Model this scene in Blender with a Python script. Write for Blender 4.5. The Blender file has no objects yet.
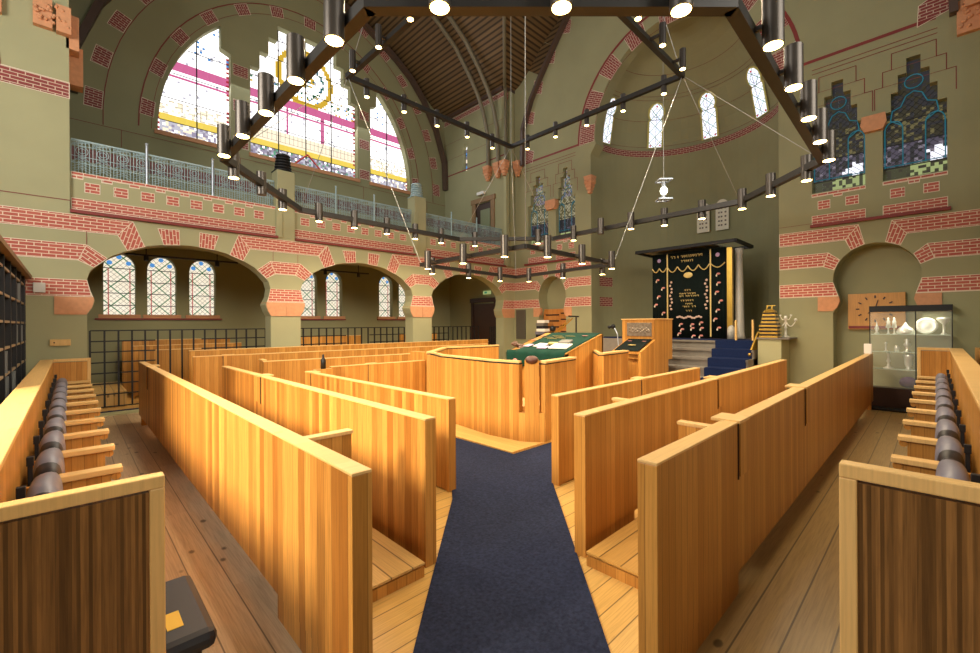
import bpy, bmesh, math, random
from mathutils import Vector, Matrix
random.seed(7)
SC = bpy.context.scene
C = SC.collection
PI = math.pi

# ---------------------------------------------------------------- camera
cam = bpy.data.cameras.new('camera'); co = bpy.data.objects.new('camera', cam); C.objects.link(co)
cam.sensor_width = 36.0; cam.lens = 432.0 / 980 * 36
cam.clip_start = 0.05; cam.clip_end = 200
_n = math.hypot(445, 432)
fwd = Vector((432 / _n, 445 / _n, 0)); right = Vector((445 / _n, -432 / _n, 0)); up = Vector((0, 0, 1))
roll = math.radians(0.331)
r2 = right * math.cos(roll) + (-up) * math.sin(roll) * 1.0
u2 = up * math.cos(roll) + right * math.sin(roll)
M = Matrix((r2, u2, -fwd)).transposed().to_4x4()
M.translation = Vector((0, 0, 1.8))
co.matrix_world = M
cam.shift_x = 0.0; cam.shift_y = -2.9 / 980
SC.camera = co

# ---------------------------------------------------------------- light, exposure
SC.view_settings.view_transform = 'Standard'
SC.view_settings.look = 'None'
SC.view_settings.gamma = 1.0
SC.view_settings.use_curve_mapping = False
SC.view_settings.exposure = 0.0
W = bpy.data.worlds.new('sky'); SC.world = W; W.use_nodes = True
W.node_tree.nodes['Background'].inputs[0].default_value = (0.75, 0.85, 1, 1)
W.node_tree.nodes['Background'].inputs[1].default_value = 1.0

def area(name, loc, target, sx, sy, power, color):
    l = bpy.data.lights.new(name, 'AREA'); l.shape = 'RECTANGLE'; l.size = sx; l.size_y = sy
    l.energy = power; l.color = color
    o = bpy.data.objects.new(name, l); C.objects.link(o); o.location = loc
    d = Vector(target) - Vector(loc); o.rotation_euler = d.to_track_quat('-Z', 'Y').to_euler()
    return o
# added fill lamps by the unseen west and south walls; low_sun_window is inferred sun
area('fill_west', (-4.7, 5.5, 6.2), (9, 4.5, 5.0), 5.0, 3.2, 800, (1, .95, .86))
area('low_sun_window', (-4.8, 2.6, 4.4), (.9, 4.8, .9), 1.2, 1.3, 230, (1, .82, .56)).data.spread = math.radians(60)
area('fill_left_pier', (1.6, -4.8, 5.4), (-.1, 11.5, 2.2), 1.6, 2.4, 30, (1, .95, .84)).data.spread = math.radians(60)
area('fill_south', (5.0, -4.7, 7.0), (5, 11.5, 6.5), 6.0, 3.2, 230, (1, .95, .86)).data.spread = math.radians(110)
area('fill_corner', (-3.2, -3.2, 6.0), (6, 6, 3.0), 4.0, 3.0, 60, (1, .95, .85))
area('daylight_gallery', (6.0, 14.9, 9.6), (6, 6, 0.5), 6.0, 3.6, 260, (.93, .96, 1.0))
LAMP_W = 84.0
LAMP_C = (1, .80, .54)

# ---------------------------------------------------------------- materials
def lin(c): return tuple(((v / 255) / 12.92 if v / 255 <= .04045 else ((v / 255 + .055) / 1.055) ** 2.4) for v in c) + (1,)
class NT:
    def __init__(s, name):
        s.m = bpy.data.materials.new(name); s.m.use_nodes = True
        s.t = s.m.node_tree; s.b = s.t.nodes['Principled BSDF']
    def n(s, typ, ins=None, **kw):
        nd = s.t.nodes.new(typ)
        for k, v in kw.items(): setattr(nd, k, v)
        for k, v in (ins or {}).items():
            if isinstance(v, bpy.types.NodeSocket): s.t.links.new(v, nd.inputs[k])
            else: nd.inputs[k].default_value = v
        return nd
    def l(s, a, b): s.t.links.new(a, b)
    def math(s, op, a, b=0.0, c=None):
        d = {0: a, 1: b}
        if c is not None: d[2] = c
        return s.n('ShaderNodeMath', d, operation=op).outputs[0]
    def mix(s, f, a, b, blend='MIX'):
        nd = s.n('ShaderNodeMix', data_type='RGBA', blend_type=blend)
        for k, v in ((0, f), (6, a), (7, b)):
            if isinstance(v, bpy.types.NodeSocket): s.l(v, nd.inputs[k])
            else: nd.inputs[k].default_value = v
        return nd.outputs[2]
    def uv(s, scale=(1, 1, 1), rot=0.0):
        u = s.n('ShaderNodeUVMap'); u.uv_map = 'UVMap'
        mp = s.n('ShaderNodeMapping', {'Vector': u.outputs[0]})
        mp.inputs['Scale'].default_value = scale; mp.inputs['Rotation'].default_value = (0, 0, rot)
        return mp.outputs[0]
    def bump(s, h, strength=.3, dist=.01):
        b = s.n('ShaderNodeBump', {'Strength': strength, 'Distance': dist, 'Height': h})
        s.l(b.outputs[0], s.b.inputs['Normal'])
def plain(name, col, rough=.6, metal=0.0, noise=0.0, nscale=8.0, bump=0.0, spec=.5):
    k = NT(name); c = lin(col)
    k.b.inputs['Roughness'].default_value = rough; k.b.inputs['Metallic'].default_value = metal
    k.b.inputs['Specular IOR Level'].default_value = spec
    tc = k.n('ShaderNodeTexCoord').outputs['Object']
    nz = k.n('ShaderNodeTexNoise', {'Vector': tc, 'Scale': nscale, 'Detail': 4.0}).outputs[0]
    f = k.math('MULTIPLY', nz, 1.0)
    dark = tuple(v * (1 - noise) for v in c[:3]) + (1,)
    lite = tuple(min(1, v * (1 + noise)) for v in c[:3]) + (1,)
    k.l(k.mix(f, dark, lite), k.b.inputs['Base Color'])
    if bump: k.bump(nz, bump, .01)
    return k.m
def emit(name, col, strength):
    k = NT(name)
    k.b.inputs['Base Color'].default_value = (0, 0, 0, 1)
    nz = k.n('ShaderNodeTexNoise', {'Scale': 9.0}).outputs[0]
    c = lin(col)
    k.l(k.mix(nz, tuple(v * .85 for v in c[:3]) + (1,), c), k.b.inputs['Emission Color'])
    k.b.inputs['Emission Strength'].default_value = strength
    return k.m
def wood(name, c1, c2, strip=.07, rough=.38, rot=0.0, gap=.0025, knots=0.0, grain=.35, board_len=0.0, gapdark=.45):
    """boards `strip` wide across u, running along v; UVs are in metres"""
    k = NT(name)
    v = k.uv(rot=rot)
    sx = k.n('ShaderNodeSeparateXYZ', {0: v})
    u, w = sx.outputs[0], sx.outputs[1]
    q = k.math('DIVIDE', u, strip); fl = k.math('FLOOR', q); fr = k.math('FRACT', q)
    if board_len:
        off = k.n('ShaderNodeTexWhiteNoise', {'W': fl}, noise_dimensions='1D').outputs[0]
        wl = k.math('FLOOR', k.math('ADD', k.math('DIVIDE', w, board_len), k.math('MULTIPLY', off, 7.0)))
        idv = k.n('ShaderNodeCombineXYZ', {0: fl, 1: wl}).outputs[0]
        r = k.n('ShaderNodeTexWhiteNoise', {'Vector': idv}, noise_dimensions='2D').outputs[0]
    else:
        r = k.n('ShaderNodeTexWhiteNoise', {'W': fl}, noise_dimensions='1D').outputs[0]
    base = k.mix(r, lin(c1), lin(c2))
    gv = k.n('ShaderNodeCombineXYZ', {0: k.math('MULTIPLY', u, 60.0), 1: k.math('MULTIPLY', w, 2.0), 2: k.math('MULTIPLY', r, 20.0)}).outputs[0]
    g = k.n('ShaderNodeTexNoise', {'Vector': gv, 'Scale': 1.6, 'Detail': 4.0, 'Roughness': .6}).outputs[0]
    gf = k.n('ShaderNodeMapRange', {0: g, 1: .42, 2: .72, 3: 0.0, 4: grain}).outputs[0]
    base = k.mix(gf, base, tuple(x * .42 for x in lin(c1)[:3]) + (1,))
    if knots:
        kv = k.n('ShaderNodeCombineXYZ', {0: k.math('MULTIPLY', u, 5.0), 1: k.math('MULTIPLY', w, 3.0)}).outputs[0]
        vo = k.n('ShaderNodeTexVoronoi', {'Vector': kv, 'Scale': 1.0}).outputs['Distance']
        kf = k.n('ShaderNodeMapRange', {0: vo, 1: .09, 2: .14, 3: knots, 4: 0.0}).outputs[0]
        base = k.mix(kf, base, tuple(x * .2 for x in lin(c1)[:3]) + (1,))
    if gap:
        d = k.math('MINIMUM', fr, k.math('SUBTRACT', 1.0, fr))
        lf = k.n('ShaderNodeMapRange', {0: d, 1: gap / strip * .6, 2: gap / strip * 1.4, 3: gapdark, 4: 0.0}).outputs[0]
        base = k.mix(lf, base, tuple(x * .15 for x in lin(c1)[:3]) + (1,))
    k.l(base, k.b.inputs['Base Color'])
    k.b.inputs['Roughness'].default_value = rough
    k.b.inputs['Specular IOR Level'].default_value = .3
    k.bump(g, .12, .004)
    return k.m
def brick(name, a, b, mortar, bw=.19, rh=.063, ms=.007):
    k = NT(name)
    v = k.uv()
    t = k.n('ShaderNodeTexBrick', {'Vector': v, 'Color1': lin(a), 'Color2': lin(b), 'Mortar': lin(mortar), 'Scale': 1.0,
            'Mortar Size': ms, 'Mortar Smooth': .1, 'Brick Width': bw, 'Row Height': rh})
    k.l(t.outputs[0], k.b.inputs['Base Color']); k.b.inputs['Roughness'].default_value = .7
    return k.m

m_wall = plain('olive_plaster', (164, 162, 126), .75, noise=.10, nscale=1.3, spec=.25)
m_wall_up = plain('olive_plaster_upper', (152, 150, 116), .8, noise=.12, nscale=1.1, spec=.2)
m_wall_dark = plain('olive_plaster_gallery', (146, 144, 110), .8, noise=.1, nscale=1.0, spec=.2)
m_brick = brick('painted_brick', (176, 84, 70), (186, 96, 80), (222, 205, 182))
m_brick_dk = brick('painted_brick_dark', (128, 52, 50), (140, 60, 56), (200, 180, 160))
m_white = plain('joint_paint', (225, 212, 190), .7)
m_red = plain('red_line_paint', (128, 48, 44), .6, noise=.1)
m_terra = plain('terracotta', (206, 148, 108), .8, noise=.18, nscale=14, bump=.5)
m_wood = wood('pew_oak', (178, 122, 54), (208, 152, 76), .075)
m_wood_dk = wood('pew_oak_contrast_boards', (158, 100, 40), (218, 158, 78), .085, grain=.5)  # left pew oak, stronger contrast from board to board
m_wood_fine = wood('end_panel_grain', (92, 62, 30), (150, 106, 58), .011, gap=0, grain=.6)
m_cap = wood('pale_oak_lit_top', (222, 180, 114), (228, 188, 124), .5, gap=0, grain=.25, knots=.3)  # pale oak parts; on pew tops the paleness paints in the light
m_floor = wood('pine_floor_light', (206, 162, 88), (222, 182, 108), .16, rot=PI / 2, knots=.8, board_len=3.0, grain=.4, gap=.004, gapdark=.8, rough=.3)
m_floor_l = wood('pine_floor_worn', (176, 152, 122), (200, 178, 146), .2, knots=.85, board_len=3.5, grain=.45, gap=.004, gapdark=.8, rough=.3)
m_floor_r = wood('pine_floor_olive', (160, 132, 82), (182, 154, 100), .2, rot=PI / 2, knots=.85, board_len=3.5, grain=.45, gap=.005, gapdark=.8, rough=.3)
m_deck_l = wood('deck_planks_y', (200, 160, 96), (214, 176, 112), .17, knots=.8, gap=.005, gapdark=.8)
m_deck_r = wood('deck_planks_x', (192, 146, 76), (208, 164, 92), .17, rot=PI / 2, knots=.8, gap=.005, gapdark=.8)
m_boards = wood('vault_boards', (106, 84, 56), (122, 98, 66), .16, rot=PI / 2, gap=.03, grain=.4, gapdark=.85, rough=.6)
m_beam = plain('dark_timber', (84, 66, 56), .5, noise=.2, nscale=5)
m_carpet = plain('navy_carpet', (42, 49, 72), .95, noise=.75, nscale=45, bump=.6, spec=.1)
m_runner = plain('blue_stair_carpet', (26, 38, 72), .95, noise=.4, nscale=60, spec=.1)
m_steel = plain('dark_grey_steel', (62, 60, 58), .4, .6, noise=.1)
m_black = plain('black_iron', (26, 26, 28), .5, .3)
m_lampbody = plain('lamp_housing', (84, 78, 72), .35, .7)
m_cable = plain('steel_cable', (170, 168, 160), .4, .6)
m_bulb = emit('warm_bulb', (255, 214, 130), 22)
m_velvet = plain('grey_leather', (112, 112, 128), .45, noise=.35, nscale=6, bump=.25)
m_velvet_d = plain('black_leather', (30, 30, 38), .5, noise=.2, nscale=8)
m_stone = plain('grey_stone', (118, 112, 104), .7, noise=.25, nscale=7, bump=.2)
m_iron = plain('green_ironwork', (158, 182, 186), .5, .1, noise=.2)
m_silver = plain('pale_metal_post', (178, 186, 196), .35, .6)
m_darkdoor = plain('dark_brown_door', (52, 32, 26), .45, noise=.2)
m_doorframe = plain('brown_door_frame', (132, 104, 70), .6, noise=.2)
m_green = plain('green_velvet', (16, 56, 44), .9, noise=.3, nscale=12, spec=.2)
m_blackgreen = plain('black_green_velvet', (14, 24, 22), .92, noise=.3, nscale=12, spec=.15)
m_gold = plain('gold_thread', (214, 190, 120), .45, .3, noise=.2)
m_brass = plain('brass', (196, 160, 72), .3, .85, noise=.15)
m_pink = plain('rose_thread', (214, 140, 130), .8, noise=.2)
m_lilac = plain('lilac_thread', (176, 150, 190), .8)
m_paper = plain('paper', (240, 236, 228), .8)
m_paper2 = plain('lilac_paper', (206, 176, 206), .8)
m_marble = plain('pale_marble', (186, 182, 172), .3, noise=.12, nscale=5)
m_bronze = plain('grey_bronze', (136, 124, 108), .4, .5, noise=.45, nscale=16, bump=.9)
m_lead = plain('window_lead', (34, 34, 34), .6)
m_terraframe = plain('window_sill_paint', (196, 140, 100), .7)
m_plastic = plain('white_plastic', (228, 226, 220), .5)
m_silverware = plain('silverware', (236, 236, 228), .35, .6)
m_yellow = plain('yellow_patch', (232, 190, 70), .7)
m_purple = plain('purple_cloth', (92, 60, 110), .8, noise=.2)
m_redc = plain('red_vessel', (200, 60, 50), .5)
def glass_mat():
    k = NT('case_glass'); k.b.inputs['Base Color'].default_value = (.9, 1, .95, 1)
    nz = k.n('ShaderNodeTexNoise', {'Scale': 3.0}).outputs[0]
    k.l(k.n('ShaderNodeMapRange', {0: nz, 3: .02, 4: .05}).outputs[0], k.b.inputs['Roughness'])
    tr = k.n('ShaderNodeBsdfTransparent'); mx = k.n('ShaderNodeMixShader', {0: .1})
    out = k.t.nodes['Material Output']
    k.l(tr.outputs[0], mx.inputs[1]); k.l(k.b.outputs[0], mx.inputs[2]); k.l(mx.outputs[0], out.inputs[0])
    return k.m
m_glass = glass_mat()
# stained glass colours lit by the daylight outside
G = {n: emit('glass_' + n, c, s) for n, c, s in (
    ('white', (255, 252, 250), 2.2), ('cream', (255, 240, 210), 1.25), ('pink', (222, 110, 160), 1.0), ('yellow', (245, 214, 90), 1.1),
    ('green', (70, 150, 110), .6), ('red', (205, 50, 60), .8), ('blue', (90, 160, 230), .9), ('grey', (160, 150, 165), .6),
    ('ochre', (150, 138, 88), .45), ('violet', (128, 118, 140), .35), ('olive', (110, 112, 70), .28), ('dim', (84, 82, 88), .25),
    ('aqua', (40, 150, 170), .4), ('dusk', (96, 88, 60), .25), ('glare', (240, 240, 250), 1.4), ('lime', (186, 200, 130), .7), ('gold', (235, 190, 60), .9), ('lilac', (190, 178, 205), .75), ('sand', (200, 190, 150), .6), ('haze', (215, 212, 225), .95), ('mint', (120, 200, 160), .7))}
def lattice_glass(name, c1, c2, strength, cell=.13):
    k = NT(name); v = k.uv()
    sx = k.n('ShaderNodeSeparateXYZ', {0: v}); u, w = sx.outputs[0], sx.outputs[1]
    def line(expr, period, width):
        fr = k.math('FRACT', k.math('DIVIDE', expr, period))
        d = k.math('MINIMUM', fr, k.math('SUBTRACT', 1.0, fr))
        return k.math('LESS_THAN', d, width)
    a = k.math('ADD', u, w); b = k.math('SUBTRACT', u, w)
    fine = k.math('MAXIMUM', line(a, cell, .05), line(b, cell, .05))
    big = k.math('MAXIMUM', line(a, cell * 4, .035), line(b, cell * 4, .035))
    nz = k.n('ShaderNodeTexNoise', {'Vector': v, 'Scale': 5.0}).outputs[0]
    col = k.mix(nz, lin(c1), lin(c2))
    col = k.mix(k.math('MULTIPLY', fine, .75), col, (.05, .03, .02, 1))
    col = k.mix(big, col, lin((50, 110, 70)))
    k.b.inputs['Base Color'].default_value = (0, 0, 0, 1)
    k.l(col, k.b.inputs['Emission Color']); k.b.inputs['Emission Strength'].default_value = strength
    return k.m
m_lattice = lattice_glass('leaded_lattice_glass', (255, 248, 230), (240, 222, 190), 1.05)
m_apse_glass = lattice_glass('apse_glass', (255, 250, 250), (215, 225, 250), 1.5, .09)
m_lattice_dk = lattice_glass('leaded_lattice_dim', (150, 140, 150), (120, 112, 96), .5, .12)

# ---------------------------------------------------------------- mesh builder
class MB:
    def __init__(s): s.v = []; s.f = []; s.m = []; s.uv = {}; s.sm = set()
    def add(s, vs, fs, mi=0, uvs=None, smooth=False):
        b = len(s.v); s.v += [tuple(p) for p in vs]
        for k, f in enumerate(fs):
            i = len(s.f); s.f.append([b + j for j in f]); s.m.append(mi)
            if uvs: s.uv[i] = uvs[k]
            if smooth: s.sm.add(i)
        return s
    def box(s, x0, y0, z0, x1, y1, z1, mi=0):
        x0, x1 = sorted((x0, x1)); y0, y1 = sorted((y0, y1)); z0, z1 = sorted((z0, z1))
        v = [(x0, y0, z0), (x1, y0, z0), (x1, y1, z0), (x0, y1, z0), (x0, y0, z1), (x1, y0, z1), (x1, y1, z1), (x0, y1, z1)]
        return s.add(v, [(0, 3, 2, 1), (4, 5, 6, 7), (0, 1, 5, 4), (1, 2, 6, 5), (2, 3, 7, 6), (3, 0, 4, 7)], mi)
    def bar(s, p, q, w, h, mi=0, z=None):
        """bar from p to q, width w horizontal, h across"""
        p = Vector(p); q = Vector(q); d = (q - p).normalized()
        side = d.cross(Vector((0, 0, 1)))
        if side.length < 1e-4: side = Vector((1, 0, 0))
        side.normalize(); upv = side.cross(d).normalized()
        a = side * w / 2; b = upv * h / 2
        v = [p - a - b, p + a - b, p + a + b, p - a + b, q - a - b, q + a - b, q + a + b, q - a + b]
        return s.add(v, [(0, 1, 2, 3), (7, 6, 5, 4), (0, 4, 5, 1), (1, 5, 6, 2), (2, 6, 7, 3), (3, 7, 4, 0)], mi)
    def wall2(s, p, q, t0, t1, z0, z1, mi=0):
        """upright slab between floor points p,q; t0..t1 offset to the left of p->q"""
        p = Vector((p[0], p[1], 0)); q = Vector((q[0], q[1], 0)); d = (q - p).normalized(); n = Vector((-d.y, d.x, 0))
        pts = [p + n * t0, q + n * t0, q + n * t1, p + n * t1]
        return s.prism(pts, z0, z1, mi)
    def prism(s, pts, z0, z1, mi=0):
        n = len(pts); v = [(p[0], p[1], z0) for p in pts] + [(p[0], p[1], z1) for p in pts]
        ar = sum(pts[i][0] * pts[(i + 1) % n][1] - pts[(i + 1) % n][0] * pts[i][1] for i in range(n))
        f = [tuple(range(n - 1, -1, -1)), tuple(range(n, 2 * n))] + [(i, (i + 1) % n, n + (i + 1) % n, n + i) for i in range(n)]
        if ar < 0: f = [tuple(reversed(x)) for x in f]
        return s.add(v, f, mi)
    def ext(s, pts, axis, a0, a1, mi=0):
        """extrude 2-D polygon: axis 'x' -> pts are (y,z); 'y' -> pts are (x,z)"""
        n = len(pts)
        mk = (lambda p, a: (a, p[0], p[1])) if axis == 'x' else (lambda p, a: (p[0], a, p[1]))
        v = [mk(p, a0) for p in pts] + [mk(p, a1) for p in pts]
        f = [tuple(range(n - 1, -1, -1)), tuple(range(n, 2 * n))] + [(i, (i + 1) % n, n + (i + 1) % n, n + i) for i in range(n)]
        return s.add(v, f, mi)
    def tube(s, p, q, r, n=8, mi=0, r2=None):
        p = Vector(p); q = Vector(q); d = (q - p).normalized(); r2 = r if r2 is None else r2
        a = d.orthogonal().normalized(); b = d.cross(a)
        v = []
        for c, rr in ((p, r), (q, r2)):
            for i in range(n):
                t = 2 * PI * i / n; v.append(c + (a * math.cos(t) + b * math.sin(t)) * rr)
        s.add(v, [(i, (i + 1) % n, n + (i + 1) % n, n + i) for i in range(n)], mi, smooth=n > 6)
        return s.add(v, [tuple(range(n - 1, -1, -1)), tuple(range(n, 2 * n))], mi)
    def path(s, pts, r, n=6, mi=0):
        for a, b in zip(pts, pts[1:]): s.tube(a, b, r, n, mi)
        return s
    def lathe(s, prof, c, n=20, mi=0):
        v = []; m = len(prof)
        for i in range(n):
            t = 2 * PI * i / n
            for r, z in prof: v.append((c[0] + r * math.cos(t), c[1] + r * math.sin(t), c[2] + z))
        f = []
        for i in range(n):
            j = (i + 1) % n
            for k in range(m - 1): f.append((i * m + k, j * m + k, j * m + k + 1, i * m + k + 1))
        s.add(v, f, mi, smooth=True)
        return s
    def ball(s, c, r, mi=0, n=10, sx=1, sy=1, sz=1):
        v = []; f = []
        for i in range(n + 1):
            ph = PI * i / n
            for j in range(n * 2):
                t = PI * j / n; v.append((c[0] + r * sx * math.sin(ph) * math.cos(t), c[1] + r * sy * math.sin(ph) * math.sin(t), c[2] + r * sz * math.cos(ph)))
        for i in range(n):
            for j in range(2 * n):
                a = i * 2 * n + j; b = i * 2 * n + (j + 1) % (2 * n); f.append((a, a + 2 * n, b + 2 * n, b))
        return s.add(v, f, mi, smooth=True)
    def build(s, name, mats, parent=None, bevel=0.0, rotuv=False, flat=False):
        me = bpy.data.meshes.new(name); me.from_pydata(s.v, [], s.f)
        for m in (mats if isinstance(mats, (list, tuple)) else [mats]): me.materials.append(m)
        ul = me.uv_layers.new(name='UVMap')
        for i, p in enumerate(me.polygons):
            p.material_index = s.m[i]; p.use_smooth = i in s.sm
            if i in s.uv:
                for li, uv in zip(p.loop_indices, s.uv[i]): ul.data[li].uv = uv
                continue
            n = p.normal
            for li in p.loop_indices:
                c = me.vertices[me.loops[li].vertex_index].co
                if abs(n.z) > .75: uv = (c.x, c.y)
                else:
                    t = Vector((-n.y, n.x, 0)).normalized() if abs(n.x) + abs(n.y) > 1e-6 else Vector((1, 0, 0))
                    uv = (c.x * t.x + c.y * t.y, c.z)
                if rotuv: uv = (uv[1], uv[0])
                ul.data[li].uv = uv
        me.validate(); me.update()
        o = bpy.data.objects.new(name, me); C.objects.link(o)
        if parent is not None: o.parent = parent
        if bevel:
            b = o.modifiers.new('bevel', 'BEVEL'); b.width = bevel; b.segments = 2; b.limit_method = 'ANGLE'; b.angle_limit = .8
        return o
def tag(o, label=None, cat=None, group=None, kind=None):
    if label: o['label'] = label
    if cat: o['category'] = cat
    if group: o['group'] = group
    if kind: o['kind'] = kind
    return o
def empty(name, loc=(0, 0, 0), label=None, cat=None, group=None):
    # the mesh data is written in room coordinates, so the empty keeps its parts in place by their own offset
    o = bpy.data.objects.new(name, None); C.objects.link(o); o.location = loc; o.empty_display_size = .1
    return tag(o, label, cat, group)
def settle():
    """children of moved empties were modelled in room coordinates: shift them back"""
    for o in list(C.objects):
        if o.parent is None and o.type == 'EMPTY' and not o.get('_local'):
            for ch in o.children:
                ch.location = Vector(ch.location) - Vector(o.location)
    for o in C.objects:
        if '_local' in o: del o['_local']
def struct(o): o['kind'] = 'structure'; return o

def plate(name, mat, outer, holes, axis, a0, a1, parent=None):
    """thick wall slab with openings: 2-D curve filled and extruded, turned into a mesh"""
    cu = bpy.data.curves.new(name + '_outline', 'CURVE'); cu.dimensions = '2D'; cu.fill_mode = 'BOTH'
    cu.extrude = abs(a1 - a0) / 2
    for loop in [outer] + holes:
        sp = cu.splines.new('POLY'); sp.points.add(len(loop) - 1)
        for p, q in zip(sp.points, loop): p.co = (q[0], q[1], 0, 1)
        sp.use_cyclic_u = True
    tmp = bpy.data.objects.new(name + '_tmp', cu); C.objects.link(tmp)
    dg = bpy.context.evaluated_depsgraph_get()
    me = bpy.data.meshes.new_from_object(tmp.evaluated_get(dg)); bpy.data.objects.remove(tmp); bpy.data.curves.remove(cu)
    mid = (a0 + a1) / 2
    v = []; 
    for p in me.vertices:
        v.append((mid + p.co.z, p.co.x, p.co.y) if axis == 'x' else (p.co.x, mid + p.co.z, p.co.y))
    f = [list(p.vertices) for p in me.polygons]
    bpy.data.meshes.remove(me)
    mb = MB(); mb.add(v, f)
    bm = bmesh.new(); m2 = bpy.data.meshes.new('t'); m2.from_pydata(mb.v, [], mb.f); bm.from_mesh(m2)
    bmesh.ops.remove_doubles(bm, verts=bm.verts, dist=1e-5); bmesh.ops.recalc_face_normals(bm, faces=bm.faces)
    mb2 = MB(); bm.verts.index_update(); mb2.add([x.co[:] for x in bm.verts], [[x.index for x in fc.verts] for fc in bm.faces])
    bm.free(); bpy.data.meshes.remove(m2)
    return mb2.build(name, mat, parent)
def arc(cx, cz, rx, rz, a0, a1, n=20):
    return [(cx + rx * math.cos(math.radians(a0 + (a1 - a0) * i / n)), cz + rz * math.sin(math.radians(a0 + (a1 - a0) * i / n))) for i in range(n + 1)]

# painted decoration on a wall face: 'L' = face of the plane Y=const, 'R' = face of the plane X=const
class Paint:
    def __init__(s, side, pos, depth=.006):
        s.side = side; s.pos = pos; s.depth = depth; s.mb = MB()
    def P(s, a, z, off): return (a, s.pos - off, z) if s.side == 'L' else (s.pos - off, a, z)
    def poly(s, pts, mi, off=None, ang=None):
        off = s.depth if off is None else off
        ca, sa = (math.cos(ang), math.sin(ang)) if ang else (1, 0)
        uv = [(p[0] * ca + p[1] * sa, -p[0] * sa + p[1] * ca) for p in pts]
        n = len(pts); s.k = (getattr(s, 'k', 0) + 1) % 60; off += s.k * .00004
        s.mb.add([s.P(p[0], p[1], off) for p in pts], [tuple(range(n))], mi, [uv])
    def line(s, pts, w, mi, off=None, closed=False):
        off = s.depth + .002 if off is None else off
        q = pts + [pts[0]] if closed else pts
        for a, b in zip(q, q[1:]):
            d = Vector((b[0] - a[0], b[1] - a[1])); L = d.length
            if L < 1e-5: continue
            d /= L; n = Vector((-d.y, d.x)) * w / 2; e = d * w / 2
            s.poly([(a[0] - e.x + n.x, a[1] - e.y + n.y), (b[0] + e.x + n.x, b[1] + e.y + n.y), (b[0] + e.x - n.x, b[1] + e.y - n.y), (a[0] - e.x - n.x, a[1] - e.y - n.y)], mi, off)
    def bricks(s, pts, ang=None, mi=0):
        s.poly(pts, mi, ang=ang); s.line(pts, .012, 2, closed=True)
    def build(s, name, parent=None): return s.mb.build(name, [m_brick, m_brick_dk, m_white, m_red, m_iron], parent)

YL, XR = 11.5, 12.5
# ---------------------------------------------------------------- floor
f = MB(); f.box(-5.2, -5.2, -.12, 12.5, 15.4, -.004); struct(f.build('floor', m_floor))
f = MB(); f.box(-5.2, -5.2, -.004, .99, 12.2, 0.0); struct(f.build('floor_left_aisle', m_floor_l))
f = MB(); f.box(.99, -5.2, -.004, 12.5, .99, 0.0); struct(f.build('floor_right_aisle', m_floor_r))
f = MB(); f.box(.99, .99, -.004, 12.5, 15.3, 0.0); struct(f.build('floor_centre', m_floor))
# ---------------------------------------------------------------- left wall: arcade
def horseshoe(c, hw, s=1.0):
    k = hw / 1.67
    R = [(1.67, 0.01), (1.67, 2.02), (1.60, 2.14), (1.55, 2.30), (1.58, 2.37), (1.64, 2.50), (1.67, 2.70), (1.62, 2.88), (1.47, 3.06), (1.30, 3.20), (1.05, 3.34), (.72, 3.47), (.36, 3.545)]
    right = [(c + x * k, z) for x, z in R]; left = [(c - x * k, z) for x, z in reversed(R)]
    return right + [(c, 3.565)] + left
ARCH = [(1.9, 1.67), (6.03, 1.735), (10.2, 1.70)]
wl = plate('wall_left', m_wall, [(-5, 0), (12.62, 0), (12.62, 4.0), (0, 4.0), (0, 10.9), (-5, 10.9)], [horseshoe(c, h) for c, h in ARCH], 'y', YL, YL + .42)
struct(wl)
pt = Paint('L', YL)
BZ = dict(b1=(3.63, 3.94), b2=(3.07, 3.38), b3=(2.37, 2.69))
for k, (c, h) in enumerate(ARCH):
    for sg in (-1, 1):
        X = lambda o: c + sg * o * h / 1.67
        # fan between the band and the arch
        a = math.atan2(.54, .18) if sg < 0 else math.atan2(.54, -.18)
        pt.bricks([(X(.97), 3.94), (X(1.21), 3.63), (X(1.06), 3.335), (X(.78), 3.445)], ang=-PI / 2 * 1.0 + (-.27 if sg < 0 else .27) + PI)
        pt.bricks([(X(.56), 3.86), (X(.19), 3.88), (X(.18), 3.555), (X(.46), 3.525)], ang=PI / 2 + (.08 if sg < 0 else -.08))
        pt.bricks([(X(1.67), 3.38), (X(1.79), 3.07), (X(1.57), 2.95), (X(1.37), 3.14)], ang=(-.7 if sg < 0 else .7))
edges = [(-5, ARCH[0][0], ARCH[0][1]), ]
gaps = [(-5, ARCH[0][0] - ARCH[0][1]), (ARCH[0][0] + ARCH[0][1], ARCH[1][0] - ARCH[1][1]), (ARCH[1][0] + ARCH[1][1], ARCH[2][0] - ARCH[2][1]), (ARCH[2][0] + ARCH[2][1], 12.5)]
for i, (a, b) in enumerate(gaps):
    l0 = a if i == 0 else a - .46; r0 = b if i == 3 else b + .46
    l1 = a if i == 0 else a - .70; r1 = b if i == 3 else b + .70
    pt.bricks([(l0, 3.63), (r0, 3.63), (r1 if i < 3 else r0, 3.94), (l1 if i > 0 else l0, 3.94)])
    l2 = a if i == 0 else a + .12; r2_ = b if i == 3 else b - .12
    l3 = a if i == 0 else a; r3 = b
    pt.bricks([(l2, 3.07), (r2_, 3.07), (r3, 3.38), (l3, 3.38)])
    pt.bricks([(a - (.08 if i else 0), 2.37), (b + (.08 if i < 3 else 0), 2.37), (b + (.04 if i < 3 else 0), 2.50), (b, 2.69), (a, 2.69), (a - (.04 if i else 0), 2.50)])
    for z in (3.78,):
        pass
pt.line([(-5, 4.2), (0, 4.2)], .014, 3)
for xx in (.35 - .12, 3.93 - .3, 3.93 + .3):
    pt.line([(xx, 3.38), (xx, 3.63)], .01, 3)
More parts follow.
